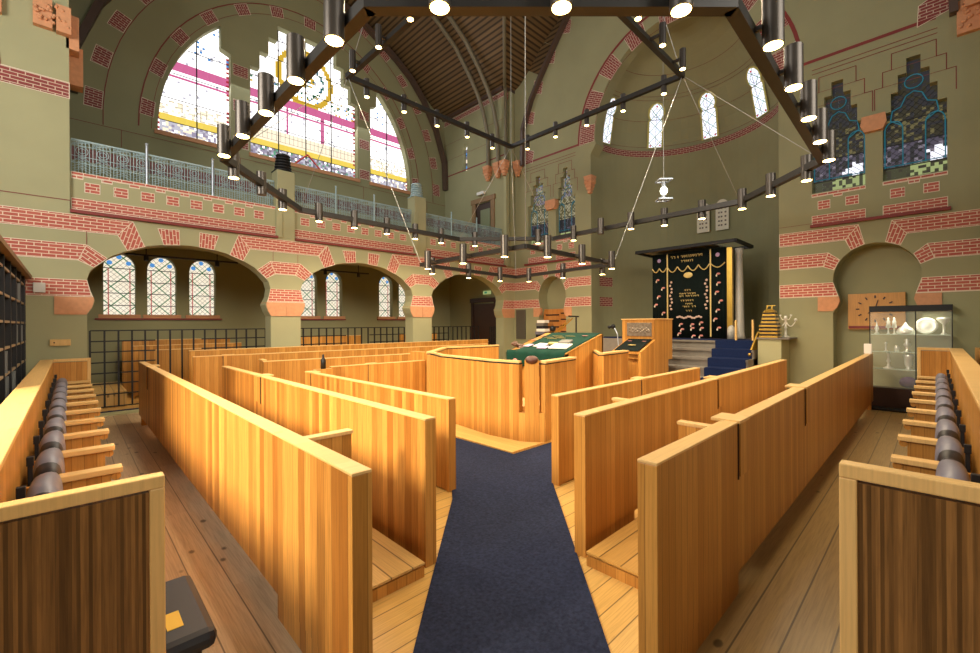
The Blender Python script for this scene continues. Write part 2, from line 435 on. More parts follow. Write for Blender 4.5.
# pier bands higher up
pt.bricks([(-5, 6.14), (0, 6.14), (0, 6.44), (-5, 6.44)], mi=1)
pt.line(arc(-2.3, 6.45, 1.42, 1.42, 0, 180, 24), .025, 3)
for a0 in (8, 30, 55, 80, 105, 130):
    seg = arc(-2.3, 6.45, 1.40, 1.40, a0, a0 + 12, 3) + list(reversed(arc(-2.3, 6.45, 1.05, 1.05, a0, a0 + 12, 3)))
    pt.bricks(seg, ang=math.radians(a0 + 6), mi=1)
pt.build('brick_bands', wl)
# capitals of the arcade
cp = MB()
for i, (a, b) in enumerate(gaps):
    if i > 0: cp.ext([(a + .72 if i == 3 else a + .36, 2.02), (a + .72 if i == 3 else a + .36, 2.36), (a - .10, 2.36), (a - .10, 2.28), (a - .07, 2.16), (a + .01, 2.02)], 'y', YL - .02, YL + .44)
    if i < 3: cp.ext([(b - (.36 if i else .45), 2.02), (b - .01, 2.02), (b + .07, 2.16), (b + .10, 2.28), (b + .10, 2.36), (b - (.36 if i else .45), 2.36)], 'y', YL - .02, YL + .44)
cp.build('terracotta_capitals', m_terra, wl)
# sill moulding
f = MB()
for a, b in ((0.0, 3.74), (4.16, 7.86), (8.34, 12.0)):
    f.box(a, YL - .07, 3.97, b, YL + .1, 4.03)
f.build('sill_moulding', m_red, wl)

# ---------------------------------------------------------------- gallery over the arcade
f = MB(); f.box(0, YL + .42, 4.0, 12.0, 15.2, 4.2); f.box(0, YL + .06, 4.0, 12.0, YL + .42, 4.2)
gl = struct(f.build('floor_gallery', m_wall_dark))
f = MB()
for a, b in ((0.0, 3.74), (4.16, 7.86), (8.34, 12.0)): f.box(a, YL + .06, 4.0, b, YL + .3, 4.78)
pp = struct(f.build('wall_gallery_parapet', m_wall))
pt = Paint('L', YL + .06)
def parapet(pt, a, b, start, step=.43, w=.22):
    pt.bricks([(a, 4.06), (b, 4.06), (b, 4.27), (a, 4.27)])
    pt.bricks([(a, 4.71), (b, 4.71), (b, 4.775), (a, 4.775)])
    x = start
    while x + w < b:
        pt.bricks([(x, 4.41), (x + w, 4.41), (x + w, 4.60), (x, 4.60)])
        if x - step / 2 + .03 > a: pt.bricks([(x - step / 2 + .03, 4.65), (x - step / 2 + w - .03, 4.65), (x - step / 2 + w - .03, 4.71), (x - step / 2 + .03, 4.71)])
        x += step
parapet(pt, .02, 3.73, .21); parapet(pt, 4.17, 7.85, 4.33); parapet(pt, 8.35, 11.98, 8.5)
pt.build('brick_pattern', pp)
for i, (x, ztop) in enumerate(((3.74, 5.74), (7.87, 5.9))):
    w = .43
    p = empty('gallery_pier', (x + w / 2, YL + .2, 4.0), ['square olive pier on the gallery front topped by a dark ribbed lantern base, left one', 'square olive pier on the gallery front topped by a pale green ribbed cap, right one'][i], 'pier')
    f = MB(); f.box(x, YL, 4.0, x + w, YL + .42, ztop - .02); f.box(x - .03, YL - .02, 4.0, x + .12, YL + .45, ztop - .55); f.build('shaft', m_wall, p, .01)
    f = MB(); f.box(x - .02, YL + .05, ztop - .02, x + w + .02, YL + .4, ztop)
    for k in range(6): f.lathe([(0, 0), (.2 - .008 * k, 0), (.215 - .008 * k, .035), (.18 - .008 * k, .07), (0, .07)], (x + w / 2, YL + .22, ztop + .075 * k), 16)
    f.build('ribbed_cap', m_black if i == 0 else m_iron, p)
# railing: one thing per bay
def railing(a, b, label):
    r = empty('gallery_railing', ((a + b) / 2, YL + .18, 4.78), label, 'railing', 'gallery railings')
    y = YL + .18; z0, z1 = 4.80, 5.44
    f = MB(); f.bar((a, y, z1), (b, y, z1), .035, .03); f.bar((a, y, z0), (b, y, z0), .02, .02); f.bar((a, y, 5.0), (b, y, 5.0), .012, .012); f.bar((a, y, 5.34), (b, y, 5.34), .012, .012); f.bar((a, y, 5.13), (b, y, 5.13), .01, .01)
    f.build('rail', m_iron, r)
    f = MB(); n = int((b - a) / .052)
    for i in range(n + 1): x = a + (b - a) * i / n; f.bar((x, y, z0), (x, y, z1), .011, .011)
    f.build('balusters', m_iron, r)['kind'] = 'stuff'
    f = MB(); n = int((b - a) / .3)
    for i in range(n):
        cx = a + (i + .5) * (b - a) / n
        for rr in (.05, .09):
            pts = [(cx + rr * math.cos(t * PI / 6), y - .012, 5.235 + rr * math.sin(t * PI / 6)) for t in range(13)]
            f.path(pts, .006, 4)
        for q in range(5):
            f.bar((cx - .14, y - .012, 4.82 + q * .05), (cx - .14 + .2, y - .012, 4.92 + q * .05), .006, .006); f.bar((cx + .14, y - .012, 4.82 + q * .05), (cx - .06, y - .012, 4.92 + q * .05), .006, .006)
            f.bar((cx - .14, y - .012, 5.35), (cx - .14 + .056 * (q + .5), y - .012, 5.42), .007, .007); f.bar((cx - .14 + .056 * (q + .5), y - .012, 5.35), (cx - .14 + .056 * q, y - .012, 5.42), .007, .007)
        pts = [(cx + .13 * math.sin(t), y - .012, 5.06 + .05 * math.cos(2 * t)) for t in [k * PI / 8 for k in range(17)]]
        f.path(pts, .006, 4)
    f.build('scrollwork', m_iron, r)['kind'] = 'stuff'
    f = MB(); f.box(a, y + .04, 5.06, b, y + .046, 5.32); f.build('dark_red_band', plain('dull_red_mesh', (116, 74, 72), .6, noise=.4, nscale=25), r)
    for t in (1 / 3.2, 2 / 3.2 * 1.02):
        x = a + (b - a) * t + .6 * 0
        f = MB(); f.tube((x, y - .03, 4.78), (x, y - .03, 5.62), .024, 8); f.ball((x, y - .03, 5.65), .03); f.build('post', m_silver if a < 1 else m_iron, r)
    return r
railing(.02, 3.72, 'left bay of openwork iron gallery railing, beside the great pier')
railing(4.2, 7.84, 'middle bay of openwork iron gallery railing between the two capped piers')
railing(8.34, 11.98, 'right bay of openwork iron gallery railing before the gallery door')

# ---------------------------------------------------------------- gallery back wall with the great windows
YB = 15.2
steps = [(1.13, 10.15), (1.13, 10.15)]
cw = 5.98
central = [(4.15, 7.3), (7.83, 7.3), (7.83, 10.1), (7.55, 10.1), (7.55, 10.68), (7.28, 10.68), (7.28, 11.25), (7.0, 11.25), (7.0, 11.75), (4.98, 11.75), (4.98, 11.25), (4.7, 11.25), (4.7, 10.68), (4.43, 10.68), (4.43, 10.1), (4.15, 10.1)]
def ell(x, a=4.2, b=4.75): return 7.3 + b * math.sqrt(max(0, 1 - ((x - cw) / a) ** 2))
lw = [(3.6, 7.3), (3.6, 10.2), (3.34, 10.3), (3.34, ell(3.34))] + [(x, ell(x)) for x in (3.1, 2.9, 2.7, 2.5, 2.3, 2.15, 2.05, 1.95, 1.88, 1.82, 1.79)] + [(1.78, 7.3)]
rw = [(2 * cw - x, z) for x, z in lw]
lowc = [(.95, .33), (1.86, .33), (2.83, .33), (5.95, .3), (6.87, .3), (9.0, .3), (9.9, .3), (10.8, .3)]
def lancet(c, hw, z0=2.1, z1=3.35):
    return [(c - hw, z0), (c + hw, z0), (c + hw, z1)] + arc(c, z1, hw, hw * 1.15, 0, 180, 10)[1:-1] + [(c - hw, z1)]
wb = plate('wall_gallery_back', m_wall_dark, [(0, 0), (12.7, 0), (12.7, 15.2), (0, 15.2)], [central, lw, rw] + [lancet(c, h) for c, h in lowc], 'y', YB, YB + .4)
struct(wb)
pt = Paint('L', YB, .01)
A = lambda a, b, t0, t1, n=3: [(cw + a * math.cos(math.radians(t0 + (t1 - t0) * i / n)), 7.3 + b * math.sin(math.radians(t0 + (t1 - t0) * i / n))) for i in range(n + 1)]
pt.line(A(4.62, 5.2, 0, 180, 40), .03, 3); pt.line(A(4.34, 4.9, 0, 180, 40), .012, 3)
for k in range(13):
    a0 = 2 + k * 14.1
    pt.bricks(A(4.6, 5.18, a0, a0 + 5) + list(reversed(A(4.3, 4.86, a0, a0 + 5))), ang=math.radians(a0 + 2.5), mi=1)
pt.line(A(5.35, 6.0, -2, 182, 40), .02, 3)
for k in range(17):
    a0 = 1 + k * 10.8
    pt.bricks(A(5.72, 6.3, a0, a0 + 4.5) + list(reversed(A(5.37, 6.02, a0, a0 + 4.5))), ang=math.radians(a0 + 2.2), mi=1)
pt.line([(0, 7.05), (12, 7.05)], .012, 3)
for x in (1.0, 3.85, 8.05, 11.0): pt.line([(x, 6.6), (x, 7.05)], .012, 3)
for (x0, x1) in ((3.66, 4.08), (7.9, 8.3)):
    for z in (7.35, 8.5, 9.6): pt.bricks([(x0, z), (x1, z), (x1, z + .35), (x0, z + .35)], mi=1)
pt.build('brick_voussoirs', wb)

def inside(poly, x, z):
    c = False; n = len(poly); j = n - 1
    for i in range(n):
        xi, zi = poly[i]; xj, zj = poly[j]
        if (zi > z) != (zj > z) and x < (xj - xi) * (z - zi) / (zj - zi) + xi: c = not c
        j = i
    return c
def stained(name, poly, side, pos, cw_, ch, colour, parent, mull=(), trans=(), lead=.018, fine=None, lead_mat=None):
    """stained glass: quads of coloured glass clipped to the opening's bounding polygon, with lead bars"""
    keys = list(G.keys()); mats = [G[k] for k in keys]
    x0 = min(p[0] for p in poly); x1 = max(p[0] for p in poly); z0 = min(p[1] for p in poly); z1 = max(p[1] for p in poly)
    nx = max(1, round((x1 - x0) / cw_)); nz = max(1, round((z1 - z0) / ch))
    P = Paint(side, pos, 0); mb = P.mb
    for i in range(nx):
        for j in range(nz):
            a = x0 + (x1 - x0) * i / nx; b = x0 + (x1 - x0) * (i + 1) / nx; c = z0 + (z1 - z0) * j / nz; d = z0 + (z1 - z0) * (j + 1) / nz
            if not any(inside(poly, *q) for q in ((a + .01, c + .01), (b - .01, c + .01), (a + .01, d - .01), (b - .01, d - .01), ((a + b) / 2, (c + d) / 2))): continue
            k = colour((a + b) / 2, (c + d) / 2, i, j, nx, nz)
            P.poly([(a, c), (b, c), (b, d), (a, d)], keys.index(k), 0)
    g = mb.build(name, mats, parent)
    f = MB()
    def seg(p, q, w):
        # clip bar to polygon by sampling
        n = 60; run = None
        for t in range(n + 1):
            x = p[0] + (q[0] - p[0]) * t / n; z = p[1] + (q[1] - p[1]) * t / n
            ins = x0 - 1e-3 <= x <= x1 + 1e-3 and z0 - 1e-3 <= z <= z1 + 1e-3 and inside(poly, min(max(x, x0 + 1e-3), x1 - 1e-3), min(max(z, z0 + 1e-3), z1 - 1e-3))
            if ins and run is None: run = (x, z)
            if (not ins or t == n) and run is not None:
                f.bar(P.P(run[0], run[1], .02), P.P(x, z, .02), w, w); run = None
    for x in mull: seg((x, z0), (x, z1), lead * 1.6)
    for z in trans: seg((x0, z), (x1, z), lead)
    f.build('lead_bars', m_lead, g)
    if fine:
        f = MB()
        for p, q in fine: seg(p, q, .007)
        f.build('lead_cames', m_lead, g)
    return g
rng = random.Random(3)
def upcol(x, z, i, j, nx, nz, side=False):
    if (i in (0, nx - 1)) and j % 2 == 0 and rng.random() < .8: return 'red'
    if z < 7.75:
        return rng.choice(['lilac', 'haze', 'lilac', 'white', 'grey', 'haze', 'lilac', 'mint']) if not side else rng.choice(['lilac', 'white', 'haze', 'cream', 'haze'])
    if z < 7.95: return 'yellow'
    if z < 8.35: return 'cream' if not side else rng.choice(['cream', 'white'])
    if 9.25 < z < 9.5 or 9.02 < z < 9.12: return 'pink'
    if not side:
        d = math.hypot(x - cw, (z - 10.45))
        if .82 < d < 1.0: return 'gold'
        if .55 < d < .66 : return rng.choice(['aqua', 'green', 'white'])
        if d < .3: return rng.choice(['gold', 'aqua', 'white'])
        if 9.5 < z < 10 and rng.random() < .18: return rng.choice(['green', 'gold', 'blue'])
        if abs(abs(x - cw) - .62) < .06 and z < 9.3: return 'pink'
    elif z > 9.8 and rng.random() < .08: return 'blue'
    return 'white' if rng.random() > .03 else 'haze'
def fins(x0, x1, z0, z1, nx, nz):
    return [((x0 + (x1 - x0) * i / nx, z0), (x0 + (x1 - x0) * i / nx, z1)) for i in range(nx + 1)] + [((x0, z0 + (z1 - z0) * i / nz), (x1, z0 + (z1 - z0) * i / nz)) for i in range(nz + 1)]
w1 = stained('window_2', central, 'L', YB + .25, .07, .07, lambda *a: upcol(*a), None, (5.07, 5.98, 6.9), (7.72, 8.4, 9.15, 9.95, 10.75, 11.4),
             fine=fins(4.15, 7.83, 8.0, 8.6, 26, 3) + [((4.15, 8.8), (7.83, 8.8)), ((4.15, 9.6), (7.83, 9.6))])
w0 = stained('window_1', lw, 'L', YB + .25, .07, .07, lambda *a: upcol(*a, side=True), None, (2.75,), (7.72, 8.4, 9.15, 9.95), fine=fins(1.78, 3.6, 7.95, 8.3, 12, 3) + [((1.78, 8.7), (3.6, 8.7)), ((1.78, 8.85), (3.6, 8.85))])
w2 = stained('window_3', rw, 'L', YB + .25, .07, .07, lambda *a: upcol(*a, side=True), None, (9.21,), (7.72, 8.4, 9.15, 9.95), fine=fins(8.36, 10.18, 7.95, 8.3, 12, 3) + [((8.36, 8.8), (10.18, 8.8))])
for w in (w0, w1, w2): struct(w)
for (a, b), w in (((4.1, 7.9), w1), ((1.7, 3.66), w0), ((8.3, 10.26), w2)):
    f = MB(); f.box(a, YB - .06, 7.18, b, YB + .12, 7.3); f.build('sill', m_terraframe, w)
f = MB()
R_ = [(cw - .45, 7.32), (cw, 7.75), (cw + .45, 7.32)]
f.path([(x, YB + .08, z) for x, z in R_], .03, 5); f.build('red_gable_panel', m_redc, w1)
# low lattice windows under the gallery
for k, (c, h) in enumerate(lowc):
    L = lancet(c, h)
    P = Paint('L', YB + .22, 0); P.poly(L, 0, 0); g = P.mb.build('window_%d' % (k + 4), [m_lattice]); struct(g)
    f = MB(); P2 = Paint('L', YB + .2, 0)
    for x in (c - h * .68, c + h * .68): f.bar(P2.P(x, 2.1, 0), P2.P(x, 3.35, 0), .02, .012)
    f.build('red_border', G['red'], g)
    f = MB()
    for z in (2.35, 2.68, 3.0, 3.35): f.bar(P2.P(c - h, z, .01), P2.P(c + h, z, .01), .02, .02)
    f.build('lead_bars', m_lead, g)
    f = MB(); f.ball((c - h * .6, YB + .2, 3.5), .06, 0, 5, 1, .2, 1); f.ball((c + h * .6, YB + .2, 3.5), .06, 0, 5, 1, .2, 1); f.ball((c, YB + .2, 3.66), .06, 0, 5, 1, .2, 1); f.build('blue_roundels', G['blue'], g)
    f = MB(); f.box(c - h - .1, YB - .05, 2.0, c + h + .1, YB + .2, 2.1); f.build('sill', m_terraframe, g)
    for s_ in (0, 1): pass
f = MB(); f.box(.45, YB - .06, 1.96, 3.32, YB, 2.0); f.box(5.4, YB - .06, 1.96, 7.3, YB, 2.0); f.box(8.6, YB - .06, 1.96, 11.2, YB, 2.0)
f.build('red_sill_line', m_red, wb)

# gallery end wall X=12 (door, narrow window), and the same face below the gallery
slit = [(13.68, 8.25), (13.98, 8.25), (13.98, 9.2)] + arc(13.83, 9.2, .15, .2, 0, 180, 8)[1:-1] + [(13.68, 9.2)]
gdoor = [(12.25, 4.2), (13.15, 4.2), (13.15, 6.68), (12.25, 6.68)]
we = plate('wall_gallery_end', m_wall_up, [(11.5, 4.0), (15.2, 4.0), (15.2, 11.0), (11.5, 11.0)], [slit, gdoor], 'x', 12.0, 12.5); struct(we)
pt = Paint('R', 12.0, .006)
pt.line([(11.5, 8.3), (15.2, 8.3)], .05, 3); pt.bricks([(11.5, 10.55), (15.2, 10.55), (15.2, 10.75), (11.5, 10.75)], mi=1)
for z in (9.0, 9.7): pt.line([(11.5, z), (15.2, z)], .01, 3)
pt.build('brick_course', we)
stained('window_12', slit, 'R', 12.2, .1, .14, lambda x, z, i, j, nx, nz: rng.choice(['white', 'cream', 'blue', 'grey']), None, (), (8.6, 9.0))['kind'] = 'structure'
f = MB(); f.box(12.02, 12.2, 4.2, 12.5, 13.2, 6.7)
d = struct(f.build('door_1', m_darkdoor))
f = MB(); f.box(11.95, 12.05, 4.2, 12.03, 12.25, 6.85); f.box(11.95, 13.15, 4.2, 12.03, 13.35, 6.85); f.box(11.93, 12.0, 6.7, 12.03, 13.4, 6.9); f.build('door_frame', m_doorframe, d, .01)
f = MB(); f.box(11.97, 12.3, 5.6, 12.03, 12.85, 6.4); f.build('door_pane', plain('dull_green_glass', (120, 128, 100), .3), d)
f = MB(); f.box(11.85, 12.55, 7.0, 11.98, 12.95, 7.12); e = tag(f.build('emergency_light', m_plastic, None, .01), 'small white emergency light box over the gallery door', 'emergency light')
# below gallery: end wall, far door, exit sign
f = MB(); f.box(12.25, 11.92, 0, 12.6, 15.25, 4.0); struct(f.build('wall_under_gallery_end', m_wall_dark))
f = MB(); f.box(12.17, 12.25, 0, 12.26, 13.55, 2.62); d = struct(f.build('door_2', m_darkdoor))
f = MB(); f.box(12.13, 12.15, 0, 12.2, 12.27, 2.8); f.box(12.13, 13.53, 0, 12.2, 13.65, 2.8); f.box(12.12, 12.1, 2.68, 12.2, 13.7, 2.85); f.build('door_frame', m_darkdoor, d)
f = MB(); f.box(12.1, 12.6, 1.05, 12.15, 12.75, 1.09); f.build('door_handle', m_silver, d)
f = MB(); f.box(12.18, 12.55, 3.0, 12.25, 12.95, 3.14); e = tag(f.build('exit_sign', G['lime']), 'glowing green exit sign over the dark door under the gallery', 'exit sign')
f = MB(); f.box(12.175, 12.72, 3.03, 12.18, 12.86, 3.11); f.build('arrow_panel', G['green'], e)
f = MB(); f.box(-.02, 11.92, 0, 0, 15.2, 11); f.box(-.3, 11.92, 0, 0, 15.3, 11); struct(f.build('wall_gallery_west', m_wall_dark))

# ---------------------------------------------------------------- right wall
def stepped(c, hw=.475, z0=4.8):
    k = hw / .475
    half = [(.475, 6.24), (.345, 6.24), (.345, 6.62), (.235, 6.62), (.235, 6.97), (.105, 6.97), (.105, 7.27)]
    r = [(c + x * k, z) for x, z in half]; l = [(c - x * k, z) for x, z in reversed(half)]
    return [(c - hw, z0), (c + hw, z0)] + r + l
ST = [(.29, .475), (1.525, .475), (9.04, .41), (10.28, .48)]
def niche(c, hw):
    k = hw / .72
    R = [(.72, .01), (.72, 2.0), (.66, 2.12), (.62, 2.25), (.63, 2.38), (.69, 2.52), (.72, 2.7), (.71, 2.88), (.65, 3.08), (.54, 3.25), (.38, 3.40), (.2, 3.48)]
    return [(c + x * k, z) for x, z in R] + [(c, 3.51)] + [(c - x * k, z) for x, z in reversed(R)]
AC, AR = 5.33, 2.67
apse_hole = [(AC + AR, .01), (AC + AR, 7.45), (AC + AR - .2, 7.75)] + arc(AC, 7.9, AR - .17, AR + .15, 0, 180, 36) + [(AC - AR + .2, 7.75), (AC - AR, 7.45), (AC - AR, .01)]
NI = [(.90, .72), (9.65, .62)]
wr = plate('wall_right', m_wall_up, [(-5, 0), (11.6, 0), (11.6, 15.2), (-5, 15.2)], [apse_hole] + [stepped(c, h) for c, h in ST] + [niche(c, h) for c, h in NI], 'x', XR, XR + .5)
struct(wr)
pt = Paint('R', XR)
for k, (c, h) in enumerate(NI):
    kk = h / .72
    for sg in (-1, 1):
        Yo = lambda o: c + sg * o * kk
        pt.bricks([(Yo(.27), 3.94), (Yo(.5), 3.63), (Yo(.4), 3.40), (Yo(.17), 3.50)], ang=PI / 2 + (.3 if sg < 0 else -.3))
        pt.bricks([(Yo(.80), 3.38), (Yo(.90), 3.07), (Yo(.70), 2.98), (Yo(.6), 3.2)], ang=(-.5 if sg < 0 else .5))
def side_bands(a, b, nl=None, nr=None):
    """bands between a and b; nl/nr = niche on that side (its centre, half width) or None for a plain edge"""
    kl = nl[1] / .72 if nl else 0; kr = nr[1] / .72 if nr else 0
    pt.bricks([(nl[0] + .5 * kl if nl else a, 3.63), (nr[0] - .5 * kr if nr else b, 3.63), (nr[0] - .27 * kr if nr else b, 3.94), (nl[0] + .27 * kl if nl else a, 3.94)])
    pt.bricks([(nl[0] + .90 * kl if nl else a, 3.07), (nr[0] - .90 * kr if nr else b, 3.07), (nr[0] - .80 * kr if nr else b, 3.38), (nl[0] + .80 * kl if nl else a, 3.38)])
    pt.bricks([(nl[0] + .63 * kl if nl else a, 2.38), (nr[0] - .63 * kr if nr else b, 2.38), (nr[0] - .72 * kr if nr else b, 2.69), (nl[0] + .72 * kl if nl else a, 2.69)])
side_bands(-5, .2, None, NI[0]); side_bands(1.6, 2.65, NI[0], None)
side_bands(8.01, 9.0, None, NI[1]); side_bands(10.3, 11.5, NI[1], None)
for c, h in ST: parapet(pt, c - h, c + h, c - .36, .5)
# outlines of the stepped windows
for pair in ((ST[0], ST[1]), (ST[2], ST[3])):
    (c0, h0), (c1, h1) = pair
    for c, h in pair:
        k = h / .475
        pts = [(.60, 6.36), (.60, 6.8), (.47, 6.8), (.47, 7.12), (.33, 7.12), (.33, 7.46)]
        L = [(c - x * k, z) for x, z in pts] + [(c + x * k, z) for x, z in reversed(pts)]
        pt.line(L, .014, 3)
        for z in (6.8, 7.12): pt.line([(c - .47 * k, z), (c + .47 * k, z)], .008, 3)
pt.line([(-.05, 7.58), (1.98, 7.58)], .014, 3); pt.line([(-.05, 7.68), (1.98, 7.68)], .014, 3)
pt.line([(8.6, 7.58), (10.95, 7.58)], .014, 3); pt.line([(8.6, 7.68), (10.95, 7.68)], .014, 3)
pt.line([(0, 7.9), (2.15, 7.9)], .07, 3); pt.line([(8.5, 7.9), (10.95, 7.9)], .07, 3)
pt.line([(1.2, 4.1), (2.65, 4.1)], .008, 3)
# apse arch ring
ring = lambda r, t0, t1, n=3: [(AC + r * math.cos(math.radians(t0 + (t1 - t0) * i / n)), 7.9 + (r + .05) * math.sin(math.radians(t0 + (t1 - t0) * i / n))) for i in range(n + 1)]
pt.line(ring(3.13, 0, 180, 48), .08, 3); pt.line(ring(2.53, 0, 180, 48), .012, 3)
for k in range(9):
    a0 = -1 + k * 21.2
    pt.bricks(ring(3.09, a0, a0 + 12) + list(reversed(ring(2.54, a0, a0 + 12))), ang=math.radians(a0 + 6), mi=1)
# brick blocks following the vault rib
vp = [(10.95, 7.95), (10.89, 9.39), (10.49, 10.38), (9.91, 11.26), (9.23, 12.02)]
for i, (y, z) in enumerate(vp):
    pt.bricks([(y - .42, z - .12), (y - .02, z + .02), (y - .08, z + .5), (y - .5, z + .3)], mi=1)
    pt.bricks([(2 * AC - y + .42 + .1, z - .12), (2 * AC - y + .02, z + .02), (2 * AC - y + .08, z + .5), (2 * AC - y + .5, z + .3)], mi=1)
pt.build('brick_bands', wr)
# voussoirs inside the thickness / capitals
cp = MB()
for c, h in NI:
    for sg in (-1, 1):
        k = h / .72
        pts = [(c + sg * 1.0 * k, 2.04), (c + sg * 1.0 * k, 2.37), (c + sg * .62 * k, 2.37), (c + sg * .60 * k, 2.26), (c + sg * .65 * k, 2.12), (c + sg * .73 * k, 2.04)]
        cp.ext(pts, 'x', XR - .02, XR + .1)
for (c0, h0), (c1, h1) in ((ST[0], ST[1]), (ST[2], ST[3])):
    m = (c0 + h0 + c1 - h1) / 2; w = (c1 - h1 - c0 - h0) / 2
    cp.ext([(m - w, 5.9), (m + w, 5.9), (m + w + .07, 6.05), (m + w + .05, 6.24), (m - w - .05, 6.24), (m - w - .07, 6.05)], 'x', XR - .12, XR + .08)
cp.build('terracotta_capitals', m_terra, wr)
f = MB(); f.box(XR - .07, -.23, 4.0, XR + .05, 2.03, 4.06); f.box(XR - .07, 8.6, 4.0, XR + .05, 10.92, 4.06); f.build('sill_moulding', m_red, wr)
for k, (c, h) in enumerate(NI):
    f = MB(); f.box(XR + .5, c - h - .2, 0, XR + .75, c + h + .2, 3.7); struct(f.build('wall_niche_back', m_wall_up))
# stepped windows glass
def stepcol(bright):
    def fn(x, z, i, j, nx, nz):
        if z < 5.08: return ('lime' if abs(x - bright) < .3 and rng.random() < .6 else rng.choice(['olive', 'dusk', 'olive']))
        if z < 5.58: return 'glare' if math.hypot(x - bright + .1, (z - 5.22) * 1.2) < .10 + rng.random() * .14 else rng.choice(['violet', 'dim', 'violet', 'grey'] if rng.random() < .6 else ['dim', 'violet'])
        if z < 6.25: return rng.choice(['dusk', 'ochre', 'dim', 'dusk'])
        return rng.choice(['dim', 'dusk', 'dim'])
    return fn
for k, (c, h) in enumerate(ST):
    poly = stepped(c, h)
    left = k > 1
    fine = []
    n = 14
    for i in range(-8, 24):
        x = c - h + i * .12; fine += [((x, 5.08), (x + 1.6, 6.68)), ((x, 6.68), (x + 1.6, 5.08))]
    if left:
        def cf(x, z, i, j, nx, nz):
            if z < 5.05: return rng.choice(['lime', 'lime', 'ochre'])
            if z < 5.55: return rng.choice(['dim', 'violet', 'dim', 'dim'])
            if z < 6.25: return rng.choice(['ochre', 'sand', 'sand', 'ochre'])
            return rng.choice(['grey', 'sand', 'ochre'])
    else: cf = stepcol(.02 if k == 0 else 1.35)
    g = stained('window_%d' % (13 + k), poly, 'R', XR + .2, .06, .06, cf, None, (), (5.08, 5.57, 6.05), fine=fine); struct(g)
    f = MB(); P = Paint('R', XR + .17, 0); kx = h / .475
    def cur(pts, r=.010): f.path([P.P(c + x * kx, z, 0) for x, z in pts], r, 5)
    for x in (-.45, -.17, .17, .45): cur([(x, 5.1), (x, 5.9)])
    for cx in (-.31, .31): cur([(cx + .14 * math.cos(t), 5.9 + .18 * math.sin(t)) for t in [q * PI / 8 for q in range(9)]])
    cur([(-.17, 5.95), (-.36, 6.1), (-.33, 6.3), (-.2, 6.35), (-.12, 6.55), (0, 6.62), (.12, 6.55), (.2, 6.35), (.33, 6.3), (.36, 6.1), (.17, 5.95)])
    cur([(.14 * math.cos(t), 6.82 + .14 * math.sin(t)) for t in [q * PI / 8 for q in range(17)]])
    cur([(-.46, 5.12), (.46, 5.12)])
    f.build('turquoise_tracery', G['aqua'], g)
# apse
ax = XR + .5
ZD, HD = 7.97, 2.95
f = MB(); n = 36; zs = [0, 4, 7.75]
def apse_pt(t, r, z): return (ax + r * math.cos(t), AC + r * math.sin(t), z)
ts = [-PI / 2 + PI * i / n for i in range(n + 1)]
RA = 2.67
for a, b in zip(ts, ts[1:]):
    for z0, z1 in zip(zs, zs[1:]):
        f.add([apse_pt(a, RA, z0), apse_pt(b, RA, z0), apse_pt(b, RA, z1), apse_pt(a, RA, z1)], [(3, 2, 1, 0)], 0, smooth=True)
dome = [(RA + .12, ZD)] + [((RA + .12) * math.cos(q), ZD + HD * math.sin(q)) for q in [i * PI / 28 for i in range(1, 15)]]
for a, b in zip(ts, ts[1:]):
    f.add([apse_pt(a, RA, 7.75), apse_pt(b, RA, 7.75), apse_pt(b, dome[0][0], ZD), apse_pt(a, dome[0][0], ZD)], [(3, 2, 1, 0)], 0)
    for (r0, z0), (r1, z1) in zip(dome, dome[1:]):
        f.add([apse_pt(a, r0, z0), apse_pt(b, r0, z0), apse_pt(b, r1, z1), apse_pt(a, r1, z1)], [(3, 2, 1, 0)], 0, smooth=True)
# strip joining the opening to the drum
wa = struct(f.build('wall_apse', m_wall_up))
f = MB()
for a, b in zip(ts, ts[1:]):
    r = RA - .012; u0 = (a + PI / 2) * RA; u1 = (b + PI / 2) * RA
    f.add([apse_pt(a, r, 7.75), apse_pt(b, r, 7.75), apse_pt(b, r, 7.97), apse_pt(a, r, 7.97)], [(3, 2, 1, 0)], 0, [[(u0, .22), (u1, .22), (u1, 0), (u0, 0)]])
    if a > PI / 2 - .3:
        for z0 in (2.38, 3.07): f.add([apse_pt(a, r, z0), apse_pt(b, r, z0), apse_pt(b, r, z0 + .31), apse_pt(a, r, z0 + .31)], [(3, 2, 1, 0)], 0, [[(u0, .31), (u1, .31), (u1, 0), (u0, 0)]])
f.build('brick_band', m_brick_dk, wa)
f = MB()
for z, rr in ((8.15, 0), (9.0, 0), (9.6, 0), (9.7, 0), (10.2, 0)):
    r = (RA + .12) * math.sqrt(max(0, 1 - ((z - ZD) / HD) ** 2)) - .015
    f.path([apse_pt(t, r, z) for t in ts], .005, 4)
f.build('painted_lines', m_red, wa)
